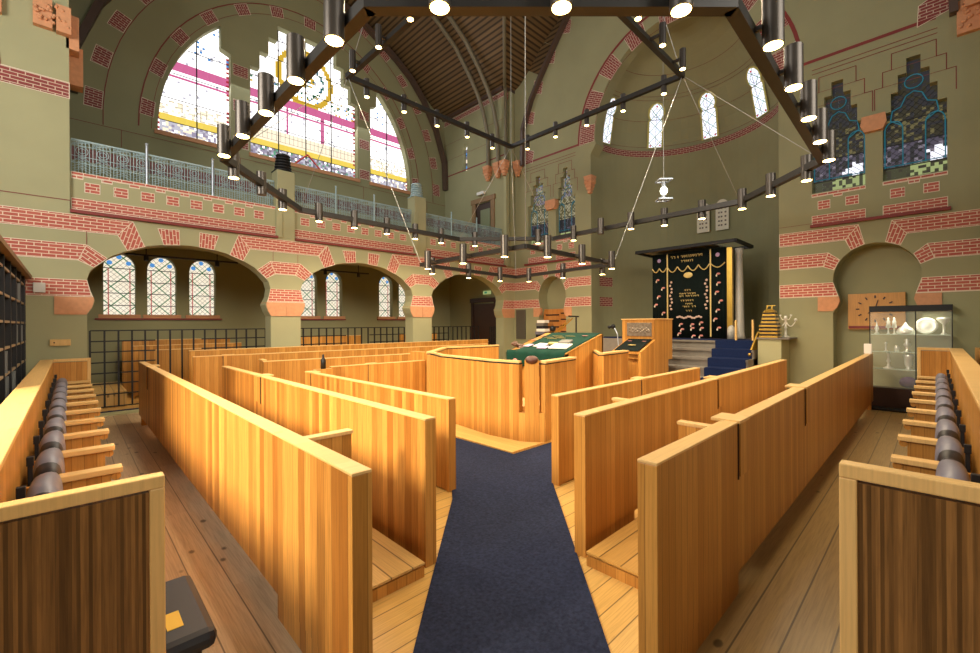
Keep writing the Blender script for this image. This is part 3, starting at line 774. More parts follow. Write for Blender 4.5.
for k, deg in enumerate((-76, -38, 0, 38, 80)):
    t0 = math.radians(deg)
    shape = [(-.22, 0), (.22, 0), (.22, .85), (.17, .92), (.23, 1.05), (.22, 1.2), (.13, 1.33), (0, 1.38), (-.13, 1.33), (-.22, 1.2), (-.23, 1.05), (-.17, .92), (-.22, .85)]
    base = Vector(apse_pt(t0, 0, 0)); tang = Vector((-math.sin(t0), math.cos(t0), 0)); rad = Vector((math.cos(t0), math.sin(t0), 0))
    def sp(x, s_, off):
        z = 8.12 + s_; r = (RA + .12) * math.sqrt(1 - ((z - ZD) / HD) ** 2)
        return base + rad * (r - off) * math.cos(x / r) + tang * (r - off) * math.sin(x / r) + Vector((0, 0, z))
    f = MB(); pts = [sp(x * 1.3, s_ * 1.05 - .02, .03) for x, s_ in shape]; f.add(pts, [tuple(range(len(pts)))], 0)
    fr = struct(f.build('window_%d' % (17 + k), plain('pale_yellow_reveal', (196, 188, 110), .7)))
    f = MB(); pts = [sp(x, s_, .05) for x, s_ in shape]; f.add(pts, [tuple(range(len(pts)))], 0); f.build('glass', m_apse_glass, fr)
    f = MB()
    for s_ in (.3, .6, .9): f.bar(sp(-.2, s_, .06), sp(.2, s_, .06), .015, .015)
    f.bar(sp(0, 0, .06), sp(0, 1.3, .06), .008, .008); f.path([sp(.13 * math.cos(q), 1.1 + .13 * math.sin(q), .06) for q in [i * PI / 6 for i in range(13)]], .006, 4)
    f.build('lead_bars', m_lead, fr)
    f = MB()
    for x, s_ in ((0, 1.3), (-.17, .06), (.17, .06), (-.17, .5), (.17, .5)): f.ball(sp(x, s_, .05), .035, 0, 5)
    f.build('red_panes', G['red'], fr)

# shafts and corbels at the vault springing
def corbel(x, y, z, label, axis='x', w=.22):
    f = MB()
    for k, (hw, z0, z1) in enumerate(((.06, -.3, -.2), (.085, -.2, -.1), (.11, -.1, 0), (.135, 0, .2), (.15, .2, .26))): f.box(x - hw, y - hw, z + z0, x + hw, y + hw, z + z1)
    for q in range(8): f.ball((x - .135, y - .1 + .03 * q, z + .05 + .06 * (q % 2)), .025, 0, 4); f.ball((x - .1 + .03 * q, y - .135, z + .05 + .06 * (q % 2)), .025, 0, 4)
    return tag(f.build('corbel', m_terra), label, 'corbel', 'terracotta corbels')
for x, y, l in ((11.88, 12.32, 'first'), (11.9, 11.78, 'second'), (11.9, 11.42, 'third'), (12.35, 11.15, 'fourth')):
    corbel(x, y, 7.75, 'small terracotta corbel under the vault ribs in the far corner, %s from the left' % l, 'corbel')
corbel(12.42, 7.98, 6.42, 'lone terracotta corbel on the left edge of the apse opening')
f = MB(); f.tube((11.98, 11.4, 0), (11.98, 11.4, 7.5), .0001, 4); 
f = MB(); f.box(11.95, 11.38, 4.0, 12.12, 11.52, 7.6); f.box(12.2, 11.42, 4.0, 12.45, 11.52, 10.9); struct(f.build('trim_corner_shaft', m_wall))
f = MB()
def block(x0, y0, z0, x1, y1, z1): f.box(x0, y0, z0, x1, y1, z1)
block(-.47, YL - .12, 7.32, -.22, YL, 7.85); block(-.17, YL - .15, 7.3, .03, YL + .02, 7.8); block(-.04, YL, 7.1, .14, YL + .35, 7.75); block(-1.05, YL - .1, 7.32, -.85, YL, 7.9)
block(.0, YL + .3, 6.55, .2, YL + .6, 7.3)
block(XR - .12, -.72, 7.36, XR, -.32, 8.0); block(XR - .22, -.62, 7.8, XR, -.42, 8.1); block(XR - .3, -1.0, 7.4, XR, -.62, 8.1)
for q in range(26):
    f.ball((random.uniform(-.45, 0), YL - .14, random.uniform(7.4, 7.75)), .03, 0, 4); f.ball((XR - .14, random.uniform(-.7, -.36), random.uniform(7.42, 7.95)), .035, 0, 4)
struct(f.build('trim_carved_capitals', m_terra))
f = MB(); f.box(XR - .25, -1.2, 0, XR, -.62, 7.4); struct(f.build('trim_right_pier', m_wall))
# ---------------------------------------------------------------- vault
ZL = [10.85, 11.0, 11.45, 12.05, 12.6, 13.1, 13.5, 13.85, 14.05]
P1 = list(zip([6.0, 5.62, 5.05, 4.4, 3.62, 2.8, 1.95, 1.0, 0], ZL))
P2 = list(zip([6.15, 5.79, 5.24, 4.62, 3.87, 3.0, 2.1, 1.05, 0], ZL))
def levels(c, P, lo, hi):
    xs = [c - o for o, z in P] + [c + o for o, z in reversed(P[:-1])]
    zs = [z for o, z in P] + [z for o, z in reversed(P[:-1])]
    s_ = [0]
    for i in range(1, len(xs)): s_.append(s_[-1] + math.hypot(xs[i] - xs[i - 1], zs[i] - zs[i - 1]))
    return [lo] + xs + [hi], [10.85] + zs + [10.85], [-abs(xs[0] - lo)] + s_ + [s_[-1] + abs(hi - xs[-1])]
X_, ZX, SX = levels(6.0, P1, -5.2, 12.6)
Y_, ZY, SY = levels(5.35, P2, -5.2, 15.4)
f = MB()
for i in range(len(X_) - 1):
    for j in range(len(Y_) - 1):
        if X_[i] >= 11.99 and Y_[j] >= 11.49: continue
        if X_[i + 1] <= 0.01 and Y_[j] >= 11.49: continue
        q = [(i, j), (i + 1, j), (i + 1, j + 1), (i, j + 1)]
        P = [(X_[a], Y_[b], max(ZX[a], ZY[b])) for a, b in q]
        zx = (ZX[i] + ZX[i + 1]) / 2; zy = (ZY[j] + ZY[j + 1]) / 2
        sx_ = (i < 9) ; sy_ = (j < 9)
        tri = [(0, 3, 2), (0, 2, 1)] if sx_ == sy_ else [(0, 3, 1), (1, 3, 2)]
        for t in tri:
            # which barrel does this triangle belong to
            cz = sum(P[m][2] for m in t) / 3
            dx = abs(sum(ZX[q[m][0]] for m in t) / 3 - cz); dy = abs(sum(ZY[q[m][1]] for m in t) / 3 - cz)
            if dx <= dy: uv = [(Y_[q[m][1]], SX[q[m][0]]) for m in t]
            else: uv = [(X_[q[m][0]], SY[q[m][1]]) for m in t]
            f.add([P[m] for m in t], [(0, 1, 2)], 0, [uv])
cl = struct(f.build('ceiling', m_boards))
rc = MB()
g1 = [(11.9, 7.9), (11.87, 9.3), (11.65, 10.1), (11.35, 10.7), (10.93, 11.27), (10.27, 12.02), (9.5, 12.55), (8.7, 13.0), (7.9, 13.38), (6.9, 13.75)]
for yy in (11.75, 12.3):
    for off in (0, ):
        rc.path([(x, yy, z - .03) for x, z in g1], .075, 8)
rc.path([(11.98, 11.42, z) for z in (7.9, 10.9)] + [(6.0 + o - .03, 5.35 + o2 - .05, z - .05) for (o, z), (o2, _) in zip(P1[:-1], P2[:-1])], .06, 8)
rc.build('vault_ribs', plain('grey_green_rib', (112, 104, 82), .5), cl)
rc = MB()
rc.box(11.86, 11.5, 10.78, 12.0, 15.2, 10.92)
dr = [(12.0, 7.7), (11.95, 8.9), (11.5, 10.2), (10.84, 11.3), (10.2, 12.0), (9.5, 12.5), (8.8, 12.9), (7.8, 13.4), (6.2, 13.9)]
def ribbon(pts, axis, a0, a1, th, mb):
    for (p0, z0), (p1, z1) in zip(pts, pts[1:]):
        d = Vector((p1 - p0, z1 - z0)).normalized(); n = Vector((-d.y, d.x)) * th
        q = [(p0, z0), (p1, z1), (p1 - n.x, z1 - n.y), (p0 - n.x, z0 - n.y)]
        mb.ext(q, axis, a0, a1)
ribbon(dr, 'y', 14.95, 15.15, -.16, rc)
ribbon([(12 - p, z) for p, z in dr], 'y', 14.95, 15.15, .16, rc)
dr2 = [(11.0, 7.8), (10.96, 9.19), (10.55, 10.18), (10.06, 10.91), (9.46, 11.73), (8.85, 12.5), (8.2, 13.1), (7.4, 13.55), (6.4, 13.9)]
ribbon(dr2, 'x', XR - .2, XR - .02, -.12, rc)
ribbon([(2 * AC - p, z) for p, z in dr2], 'x', XR - .2, XR - .02, .12, rc)
f = MB(); ribbon(dr2[3:], 'x', XR - .03, XR - .012, .8, f); ribbon([(2 * AC - p, z) for p, z in dr2[3:]], 'x', XR - .03, XR - .012, -.8, f); f.build('board_edge', m_boards, cl)
rc.box(12.0, 11.40, 10.78, 12.5, 11.5, 10.95)
rc.build('dark_timber_ribs', m_beam, cl)
f = MB()
f.box(12.0, 11.485, 10.5, 12.5, 11.495, 10.75); f.build('brick_course', m_brick_dk, cl)
# unseen rear walls of the room
f = MB(); f.box(-5.4, -5.4, 0, -5.2, 12, 11.2); struct(f.build('wall_west', m_wall_up))
f = MB(); f.box(-5.4, -5.4, 0, 13, -5.2, 11.2); struct(f.build('wall_south', m_wall_up))

# ---------------------------------------------------------------- carpet
f = MB(); f.prism([(.3, .95), (1.05, .2), (3.87, 2.99), (5.3, 4.03), (4.35, 4.03), (4.33, 5.45), (4.55, 6.4), (3.5, 4.35), (2.79, 3.44), (1.66, 2.32)], 0.0, .012)
tag(f.build('aisle_carpet', m_carpet), 'dark navy carpet running up the centre aisle between the pews', 'carpet')
f = MB(); f.box(4.35, 4.06, 0, 8.6, 8.6, .03); struct(f.build('floor_reading_platform', wood('platform_boards', (222, 178, 100), (236, 196, 120), .1, gap=.003, rough=.3)))

# ---------------------------------------------------------------- pews
def pew(p, q, h, t, label, foot=None, gap=.2, blocks=(), cross=None, deck=None, boards=m_wood, lean=0):
    """p,q = floor points of the face towards the aisle; t = thickness (signed, left of p->q)"""
    p = Vector((p[0], p[1], 0)); q = Vector((q[0], q[1], 0)); d = (q - p).normalized(); n = Vector((-d.y, d.x, 0)) * (1 if t > 0 else -1)
    L = (q - p).length; th = abs(t)
    e = empty('pew', (p + q) / 2, label, 'pew', 'oak pews')
    P = lambda a, o: p + d * a + n * o
    def slab(mb, a0, a1, o0, o1, z0, z1):
        pts = [P(a0, o0), P(a1, o0), P(a1, o1), P(a0, o1)]
        mb.prism(pts, z0, z1)
    f = MB(); slab(f, .045, L, .003, th - .003, gap, h - .014)
    if foot: slab(f, .045, foot, .006, th - .006, 0, gap)
    f.build('back_panel', boards, e)
    f = MB(); slab(f, 0, L, 0, th, h - .014, h); f.build('lit_top_edge', m_cap, e, .003, rotuv=True)  # same oak as the panel, painted paler for the light on top
    f = MB(); slab(f, 0, .045, 0, th, 0 if foot is not None else gap, h - .014); f.build('end_post', m_wood, e, .004)
    if not foot is None and gap > .1:
        for a in (L - .35,): 
            f = MB(); slab(f, a, a + .12, .01, th - .01, 0, gap); f.build('foot', m_wood, e)
    for a in blocks:
        f = MB(); slab(f, a - .11, a + .11, -.012, th + .07, h - .012, h + .008); f.build('joint_cap', m_cap, e, .002); f = MB(); slab(f, a - .10, a + .10, -.012, .004, h - .36, h - .012); f.build('hook_plate', m_wood, e, .002); f = MB(); slab(f, a - .112, a - .1, -.004, .01, h - .38, h - .012); f.build('shadow_gap', m_darkdoor, e)
    if cross:
        for (a, l, hh) in cross:
            f = MB(); slab(f, a, a + .07, th, th + l, .1, hh); f.build('seat_end', m_wood, e, .004)
            f = MB(); slab(f, a - .005, a + .075, th, th + l + .01, hh, hh + .025); f.build('seat_end_cap', m_cap, e, .003)
        a = cross[0][0]
        f = MB(); slab(f, a + .08, L - .1, th, th + min(.4, cross[0][1]), .42, .46); f.build('seat', m_cap, e, .004)
    if deck:
        a0, w, mat = deck
        f = MB(); slab(f, a0, L - 1.6, th, w, .0, .075); f.build('riser', m_wood, e)
        f = MB(); slab(f, a0 - .005, L - 1.6, th, w, .09, .105); f.build('footboard', mat, e)
    return e
# left block (backs seen edge-on from the aisle)
pew((.90, 1.82), (.90, 10.3), 1.13, -.10, 'frontmost long oak pew of the left block, its near end closest to the camera', foot=1.0, gap=.15, blocks=(7.3,), cross=[(1.05, .42, 1.03)], deck=(.72, .90, m_deck_l), boards=m_wood_dk)
pew((1.87, 2.62), (1.85, 8.5), 1.10, -.10, 'second long oak pew of the left block, just behind the frontmost one', foot=.8, gap=.12, blocks=(3.9,), cross=[(1.2, .42, .92)], boards=m_wood_dk)
pew((2.89, 3.62), (2.87, 7.5), 1.0, -.10, 'third and shortest oak pew of the left block, next to the reading enclosure', foot=0, gap=0.01, blocks=(3.75,), boards=m_wood_dk)
# right block
pew((1.97, .91), (12.0, .90), 1.14, .10, 'nearest long oak pew of the right block, its tall end beside the carpet', foot=1.2, gap=.15, blocks=(1.3, 3.4), cross=[(1.45, .4, 1.0)], deck=(.77, .9, m_deck_r))
pew((2.82, 1.87), (9.6, 1.93), 1.095, .10, 'second long oak pew of the right block, just behind the nearest one', foot=.8, gap=.12, blocks=(3.1,), cross=[(1.3, .4, .98)])
pew((3.86, 2.90), (8.0, 2.90), 1.0, .10, 'third and shortest oak pew of the right block, touching the blue carpet', foot=0, gap=.01, blocks=(2.05,))
# back block facing the other way
pew((3.55, 8.0), (5.62, 7.85), 1.0, .09, 'short pale oak pew behind the left block with a hook plate on its top', gap=.05, blocks=(.85,), foot=0)
pew((2.65, 8.97), (5.95, 8.66), 1.1, .09, 'pale oak pew in the back block, second row, joined to a tall end post', gap=.05, cross=[(.0, .3, 1.1)], foot=0)
pew((1.68, 9.9), (9.0, 9.35), 1.2, .09, 'long pale oak pew in the back block, third row', gap=.05, blocks=(.6,), foot=0)
pew((1.78, 10.9), (10.2, 10.6), 1.27, .09, 'long pale oak pew at the very back, just before the arcade railings', gap=.05, foot=0)
# tall end post of the second row
f = MB(); f.box(5.66, 7.72, 0, 5.80, 8.5, 1.17); f.box(5.62, 7.70, 1.17, 5.84, 7.86, 1.2)
tag(f.build('pew_end_post', m_wood, None, .005), 'tall oak end panel closing two back pews beside the reading enclosure', 'end panel')
f = MB(); f.lathe([(0, 0), (.045, 0), (.045, .16), (.02, .2), (.018, .26), (0, .26)], (3.28, 7.72, 1.0), 12); f.box(3.1, 7.64, 0, 3.42, 7.78, 1.0, 1)
tag(f.build('bottle', [m_black, m_wood]), 'small dark bottle on a wooden ledge left of a short pale pew', 'bottle')
# rows beyond the arcade railing
for i, (x0, x1, y, h, l) in enumerate(((.95, 3.4, 14.6, 1.42, 'oak pew against the outer wall beyond the left railing, topmost of three'), (1.1, 3.5, 13.8, 1.3, 'oak pew beyond the left railing, middle of three'), (1.15, 2.6, 13.0, 1.22, 'oak pew just beyond the left railing, lowest of three'),
                                    (4.6, 7.3, 14.0, 1.42, 'oak pew beyond the middle arcade railing'), (8.9, 10.6, 14.0, 1.42, 'oak pew beyond the right arcade railing'))):
    pew((x0, y), (x1, y), h, .09, l, gap=.05, foot=0)
f = MB(); f.box(.2, 12.6, 0, .9, 14.8, .35); tag(f.build('wooden_step', m_deck_l, None, .01), 'low wooden platform step behind the left arcade railing', 'step')
f = MB(); f.lathe([(0, 0), (.05, 0), (.045, .1), (.02, .16), (.02, .24), (0, .25)], (9.6, 13.9, 1.43), 10); tag(f.build('red_bottle', m_redc), 'small red bottle on the pew beyond the right railing', 'bottle').location = (0, .06, 0)
f = MB(); f.box(.06, 11.96, 0, 1.2, 12.1, .012); tag(f.build('blue_mat', m_runner), 'thin blue mat strip on the floor at the foot of the left railing', 'mat')

# railings in the arcade
def grid(a, b, z0, z1, y, label, split, low=None):
    e = empty('iron_grille', ((a + b) / 2, y, 0), label, 'grille', 'iron grilles in the arcade')
    f = MB(); n = max(3, round((b - a) / .215))
    for i in range(n + 1):
        x = a + (b - a) * i / n; f.bar((x, y, z0), (x, y, z1), .03, .03)
    f.build('upright_bars', m_black, e)
    f = MB(); f.bar((a, y, z1), (b, y, z1), .024, .024); f.bar((a, y, z0), (b, y, z0), .024, .024)
    z = z1 - .22
    while z > z0 + .05:
        f.bar((a, y, z), (a + (b - a) * split[0], y, z), .026, .026); f.bar((a + (b - a) * split[1], y, z), (b, y, z), .026, .026); z -= .22
    f.build('cross_bars', m_black, e)
    return e
grid(.28, 3.58, .12, 1.70, 11.95, 'black iron grille of squares across the left arch', (.32, .58))
grid(4.32, 7.74, .12, 1.70, 11.95, 'black iron grille of squares across the middle arch', (.42, .64))
grid(8.52, 11.0, .12, 1.70, 11.95, 'black iron grille of squares across the right arch', (.4, 1.0))
grid(11.6, 11.88, .12, 1.68, 11.95, 'narrow black iron grille right of the dark door', (.5, .5))
for a, b, l in ((.8, 3.2, 'left'), (5.2, 7.0, 'middle'), (9.2, 9.9, 'right')):
    e = empty('track_light', ((a + b) / 2, 13.2, 3.6), 'thin black spotlight bar hanging inside the %s arch' % l, 'track light')
    f = MB(); f.bar((a, 12.9, 3.45), (b, 12.9, 3.45), .05, .04); f.build('bar', m_black, e)
    for t in (.2, .8):
        x = a + (b - a) * t; f = MB(); f.tube((x, 12.9, 3.46), (x, 12.9, 3.32), .05, 10); f.tube((x, 12.9, 3.46), (x, 12.9, 4.0), .012, 6); f.build('spotlight', m_black, e)
        l_ = bpy.data.lights.new('track_spot', 'SPOT'); l_.energy = 85; l_.color = LAMP_C; l_.spot_size = math.radians(120); l_.spot_blend = .9; l_.shadow_soft_size = .05; o_ = bpy.data.objects.new('track_spot', l_); C.objects.link(o_); o_.parent = e; o_.location = (x, 12.9, 3.3); o_.rotation_euler = (math.radians(25), 0, 0)
# ---------------------------------------------------------------- stalls along the side walls
ORD = ['first', 'second', 'third', 'fourth', 'fifth', 'sixth', 'seventh', 'eighth', 'ninth', 'tenth', 'eleventh', 'twelfth']
def stalls(side, end0, end1, arm0, pitch, n, h, face, wallside, arm_len):
    """stall row; s = running coordinate, o = offset towards the aisle"""
    if side == 'left': T = lambda s_, o: (o, s_)
    else: T = lambda s_, o: (s_, o)
    fl = side == 'left'
    def bx(mb, s0, s1, o0, o1, z0, z1, mi=0):
        a = T(s0, o0); b = T(s1, o1); mb.box(a[0], a[1], z0, b[0], b[1], z1, mi)
    mid = T((end0 + end1) / 2, 0)
    e = empty('stall_row', (mid[0], mid[1], 0), 'long row of oak stalls with arm rests along the %s side aisle' % side, 'stalls')
    f = MB(); bx(f, end0 + .06, end1, wallside + .02, wallside + .12, 0, h - .03); f.build('back_panel', m_wood, e)
    f = MB(); bx(f, end0 + .06, end1, wallside - .03, wallside + .14, h - .03, h); f.build('parapet_cap', m_cap, e, .004)
    for s0, nm in ((end0, 'near'), (end1, 'far')):
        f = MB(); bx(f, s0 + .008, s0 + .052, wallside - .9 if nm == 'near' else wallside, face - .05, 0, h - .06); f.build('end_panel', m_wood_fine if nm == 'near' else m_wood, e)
        f = MB(); bx(f, s0, s0 + .06, wallside - .9 if nm == 'near' else wallside, face, h - .05, h); bx(f, s0, s0 + .06, face - .05, face, 0, h - .05); f.build('end_frame', m_cap, e, .005)
    f = MB(); bx(f, arm0, end1, wallside + .12, face - .12, .36, .40); bx(f, arm0, end1, face - .16, face - .12, 0, .36); f.build('seat_base', m_wood, e)
    for i in range(n):
        s0 = arm0 + i * pitch
        if s0 > end1 - .12 or s0 < end0 + .2: continue
        f = MB(); bx(f, s0 - .02, s0 + .02, wallside + .12, face - .07, .1, .77); f.build('divider', m_wood, e)
        f = MB(); bx(f, s0 - .055, s0 + .055, wallside + .3, face - .01, .77, .81); f.build('arm_rest', m_cap, e, .006, rotuv=side == 'left')
        f = MB(); a = T(s0 - .03, face - .045); b = T(s0 + .03, face - .045); f.tube((a[0], a[1], .745), (b[0], b[1], .745), .028, 10); f.build('arm_scroll', m_wood, e)
        f = MB(); a = T(s0 + .12, wallside + .165); f.box(a[0] - .012, a[1] - .012, .72, a[0] + .012, a[1] + .012, .93); f.box(a[0] - .018, a[1] - .018, .88, a[0] + .018, a[1] + .018, .94); f.build('peg', m_black, e, .003)
    # cushions
    proto = None
    for i in range(-1, n):
        s0 = arm0 + i * pitch + .05; s1 = s0 + pitch - .1
        if s0 < end0 + .1: s0 = end0 + .1
        if s1 > end1 - .02 or s1 - s0 < .3: continue
        m = (s0 + s1) / 2; w = (s1 - s0) / 2
        # seat cushion
        f = MB(); bx(f, -w, w, 0, .34, 0, .09) if fl else f.box(-w, 0, 0, w, .34, .09)
        o = f.build('seat_cushion', m_velvet, None, .03); c = T(m, wallside + .15); o.location = (c[0], c[1], .40)
        tag(o, 'grey leather seat cushion, %s from the near end of the %s stalls' % (ORD[i + 1], side), 'cushion', 'seat cushions of the %s stalls' % side)
        f = MB(); NS, NP = 14, 12; ww = w * .98
        def pad(a, t):
            q = 2 * t - 1; bul = 1 - .22 * q ** 4 - (.10 if t < .26 else 0); ang = 2 * PI * a / NP
            ox = .09 + .085 * bul * math.copysign(abs(math.cos(ang)) ** .7, math.cos(ang)); zz_ = .2 + .24 * bul * math.copysign(abs(math.sin(ang)) ** .6, math.sin(ang)) + .012 * math.sin(9 * t + a)
            return (ox, -ww + 2 * ww * t, zz_) if fl else (-ww + 2 * ww * t, ox, zz_)
        V = [pad(a, k / NS) for k in range(NS + 1) for a in range(NP)]
        for k in range(NS):
            for a in range(NP):
                q = (k * NP + a, k * NP + (a + 1) % NP, (k + 1) * NP + (a + 1) % NP, (k + 1) * NP + a)
                f.f.append(list(q) if not fl else list(reversed(q))); f.m.append(1 if k < 3 else 0); f.sm.add(len(f.f) - 1)
        f.v = list(V); f.f.append(list(range(NP))); f.m.append(1); f.f.append(list(range(NS * NP, NS * NP + NP))); f.m.append(0)
        o = f.build('back_cushion', [m_velvet, m_velvet_d], None, 0); c = T(m, wallside + .155); o.location = (c[0], c[1], .47); o.modifiers.new('soft', 'SUBSURF').render_levels = 1
        tag(o, 'grey backrest pad with black strap, %s from the near end of the %s stalls' % (ORD[i + 1], side), 'cushion', 'backrest pads of the %s stalls' % side)
    return e
stalls('left', 2.16, 11.05, 4.04 - .745, .745, 11, 1.20, .27, -.36, .5)
stalls('right', 1.95, 11.6, 4.35 - .83, .83, 10, 1.30, .24, -.32, .5)
# stool by the left stalls
e = empty('stool', (.38, 2.45, 0), 'dark blue padded stool with a yellow patch, beside the near end of the left stalls', 'stool')
f = MB(); f.box(.05, 2.24, .36, .47, 2.86, .45); f.build('seat', m_velvet_d, e, .035)
f = MB(); f.box(.30, 2.36, .4505, .36, 2.5, .4525); f.build('yellow_patch', m_yellow, e)
for x in (.12, .40):
    for y in (2.3, 2.8): f = MB(); f.tube((x, y, 0), (x, y, .37), .018, 8); f.build('leg', m_black, e)

# black lattice bookcase at the far left
e = empty('bookcase', (-.75, 8.7, 0), 'tall black open bookcase with pale shelf edges along the left wall', 'bookcase')
f = MB(); f.box(-1.0, 6.0, 0, -.96, 11.4, 2.7); f.box(-1.0, 6.0, 0, -.6, 6.04, 2.7); f.box(-1.0, 11.36, 0, -.58, 11.4, 2.7); f.box(-1.0, 6.0, 2.66, -.58, 11.4, 2.7); f.build('carcass', m_black, e)
f = MB()
for k in range(8): f.box(-1.0, 6.0, .2 + k * .33, -.6, 11.4, .22 + k * .33)
f.build('shelves', m_black, e)
f = MB()
for k in range(8): f.box(-.6, 6.0, .195 + k * .33, -.575, 11.4, .225 + k * .33)
f.build('shelf_edges', plain('pale_edge', (150, 128, 100), .6), e)
f = MB(); y = 6.1
while y < 11.3: f.box(-.62, y, .1, -.565, y + .05, 2.68); y += .8
f.build('uprights', m_black, e)
m_strip = plain('pale_strip', (120, 122, 120), .5)
for k in range(24):
    y = random.uniform(6.1, 11.2); r = random.randrange(7); f = MB(); f.box(-.6, y, .22 + r * .33, -.57, y + .03, .5 + r * .33); f.build('pale_spine_strip', m_strip, e)  # pale vertical strips standing for book spines
f = MB(); f.box(-.62, 6.0, 2.66, -.5, 11.45, 2.72); f.build('cornice', m_doorframe, e)
f = MB(); f.box(-.49, 11.42, 2.42, -.33, 11.49, 2.60); tag(f.build('alarm_box', m_plastic, None, .01), 'small white box on the brick band of the left pier', 'box')
f = MB(); f.box(-.28, 11.46, 1.43, .0, 11.49, 1.55); e = tag(f.build('wooden_plaque', m_cap, None, .005), 'small wooden plaque screwed to the left pier', 'plaque')
f = MB(); f.ball((-.22, 11.455, 1.49), .012, 0, 5); f.build('screw', m_black, e)
f = MB(); f.box(12.44, 10.9, 1.2, 12.49, 11.36, 2.32); tag(f.build('notice_board', plain('dark_grey_board', (84, 78, 68), .5), None, .005), 'tall narrow dark notice board in the far corner', 'board')

# ---------------------------------------------------------------- reading enclosure (bimah)
e = empty('reading_enclosure', (6.5, 6.2, .03), 'low oak panelled enclosure around the reading desk, with slots in its near corner', 'enclosure')
def ench(p, q, h=1.22, rail=True, t=.1, z0=.03, mat=m_wood):
    f = MB(); f.wall2(p, q, 0, t, z0, h - .04); f.build('panel', mat, e)
    f = MB(); f.wall2(p, q, -.02, t + .02, h - .02, h + .015); f.build('pale_rail', m_cap, e, .004)
    f = MB(); f.wall2(p, q, .0, t, h - .04, h - .02); f.build('rail_gap', m_black, e)
A1 = (4.77, 4.94); B1 = (4.835, 4.37); C1 = (4.87, 4.28); D1 = (5.0, 4.11); E1 = (5.07, 4.05); F1 = (6.08, 4.2)
ench(A1, (4.93, 6.4), t=-.1); ench((4.93, 6.4), (5.25, 7.2), t=-.1)
ench(B1, A1, t=-.1); ench(E1, F1, t=.1)
f = MB(); f.prism([B1, C1, D1, E1, (5.12, 4.16), (5.02, 4.25), (4.95, 4.36)], .03, .46); f.build('corner_plinth', m_wood, e)
f = MB(); f.prism([C1, D1, (5.06, 4.16), (4.93, 4.33)], .46, 1.25); f.build('corner_post', m_wood, e)
f = MB(); f.ball((4.965, 4.22, 1.25), .12, 0, 8, .85, .85, .55); f.build('leather_cap', plain('brown_leather', (84, 50, 40), .4), e)
ench((7.2, 4.35), (8.25, 4.41)); ench((8.0, 5.0), (7.2, 4.35), t=-.1)
ench((8.2, 8.2), (6.6, 8.45), t=.1); ench((6.6, 8.45), (5.2, 7.2), t=.1)
f = MB(); f.box(5.3, 4.5, .4, 5.9, 6.0, .45); f.box(5.3, 4.5, .03, 5.34, 6.0, .4); f.build('inner_seat', m_cap, e)
# reader's table
e = empty('reading_desk', (7.6, 5.7, .03), 'oak reading desk with sloping top, draped in embroidered green cloth', 'desk')
f = MB(); f.ext([(6.97, .03), (8.25, .03), (8.25, 1.56), (8.18, 1.56), (6.97, 1.22)], 'y', 5.0, 5.06); f.ext([(6.97, .03), (8.25, .03), (8.25, 1.56), (8.18, 1.56), (6.97, 1.22)], 'y', 6.4, 6.46)
f.box(8.2, 5.0, .03, 8.26, 6.46, 1.56); f.box(6.97, 5.0, .03, 7.0, 6.46, 1.2); f.build('carcass', m_wood, e)
f = MB(); f.ext([(6.9, 1.19), (8.2, 1.55), (8.2, 1.57), (6.9, 1.21)], 'y', 4.99, 6.5)
f.build('sloping_top', m_wood, e)
f = MB(); nx = 24; ny = 8; v = []; fc = []
prof = [(6.9, .80), (6.88, 1.0), (6.87, 1.16), (6.9, 1.22), (7.05, 1.265), (7.5, 1.39), (8.0, 1.53), (8.2, 1.585)]
for i in range(nx + 1):
    y = 5.02 + i * 1.55 / nx
    for k, (x, z) in enumerate(prof):
        wv = .02 * math.sin(i * 1.3) if k < 3 else 0
        dz = -.1 * max(0, (y - 6.2)) if k > 3 else (.1 * math.sin(i * .5) if k == 0 else 0)
        v.append((x + wv, y, z + dz))
m = len(prof)
for i in range(nx):
    for k in range(m - 1): fc.append((i * m + k, i * m + k + 1, (i + 1) * m + k + 1, (i + 1) * m + k))
f.add(v, fc, 0, smooth=True); o = f.build('green_cloth', m_green, e); o.modifiers.new('thick', 'SOLIDIFY').thickness = .008
f = MB()
SL = lambda x, y, o_: (x, y, 1.22 + (x - 6.9) * .28 + .012 + o_)
for (x, y, mm) in ((7.75, 5.75, 0), (7.82, 5.85, 0), (7.7, 5.95, 0), (7.9, 5.6, 0), (7.78, 6.1, 0), (7.9, 5.95, 0)):
    f.bar(SL(x, y - .12, .004), SL(x, y + .12, .004), .035, .006)
f.build('gold_embroidery', m_gold, e)
f = MB()
for (x, y) in ((7.95, 5.25), (7.9, 6.35), (7.6, 6.4)): f.ball(SL(x, y, .0), .05, 0, 6, 1.2, 1.6, .1)
for (y, z) in ((5.25, 1.05), (5.7, .95), (6.3, 1.0)): f.ball((6.86, y, z), .055, 0, 6, .15, 1.3, .9)
f.build('embroidered_flowers', m_pink, e)
def flatthing(name, x, y, w, d, hh, mat, label, cat, rot=0.0):
    f = MB(); f.box(-w / 2, -d / 2, 0, w / 2, d / 2, hh)
    o = f.build(name, mat, None, .002); o.location = SL(x, y, .004); o.rotation_euler = (0, -.273, rot); tag(o, label, cat); return o
flatthing('open_book', 7.2, 5.35, .28, .42, .02, m_paper, 'open white prayer book lying at the right of the reading desk', 'book', .1)
flatthing('folded_sheet', 7.25, 5.9, .22, .3, .008, m_paper, 'white folded sheet in the middle of the reading desk', 'paper', -.2)
flatthing('lilac_leaflet', 7.12, 5.75, .16, .22, .008, m_paper2, 'lilac leaflet near the front edge of the reading desk', 'leaflet', .2)
flatthing('lilac_leaflet', 7.2, 6.2, .16, .2, .008, m_paper2, 'lilac leaflet at the left corner of the reading desk', 'leaflet', -.3)
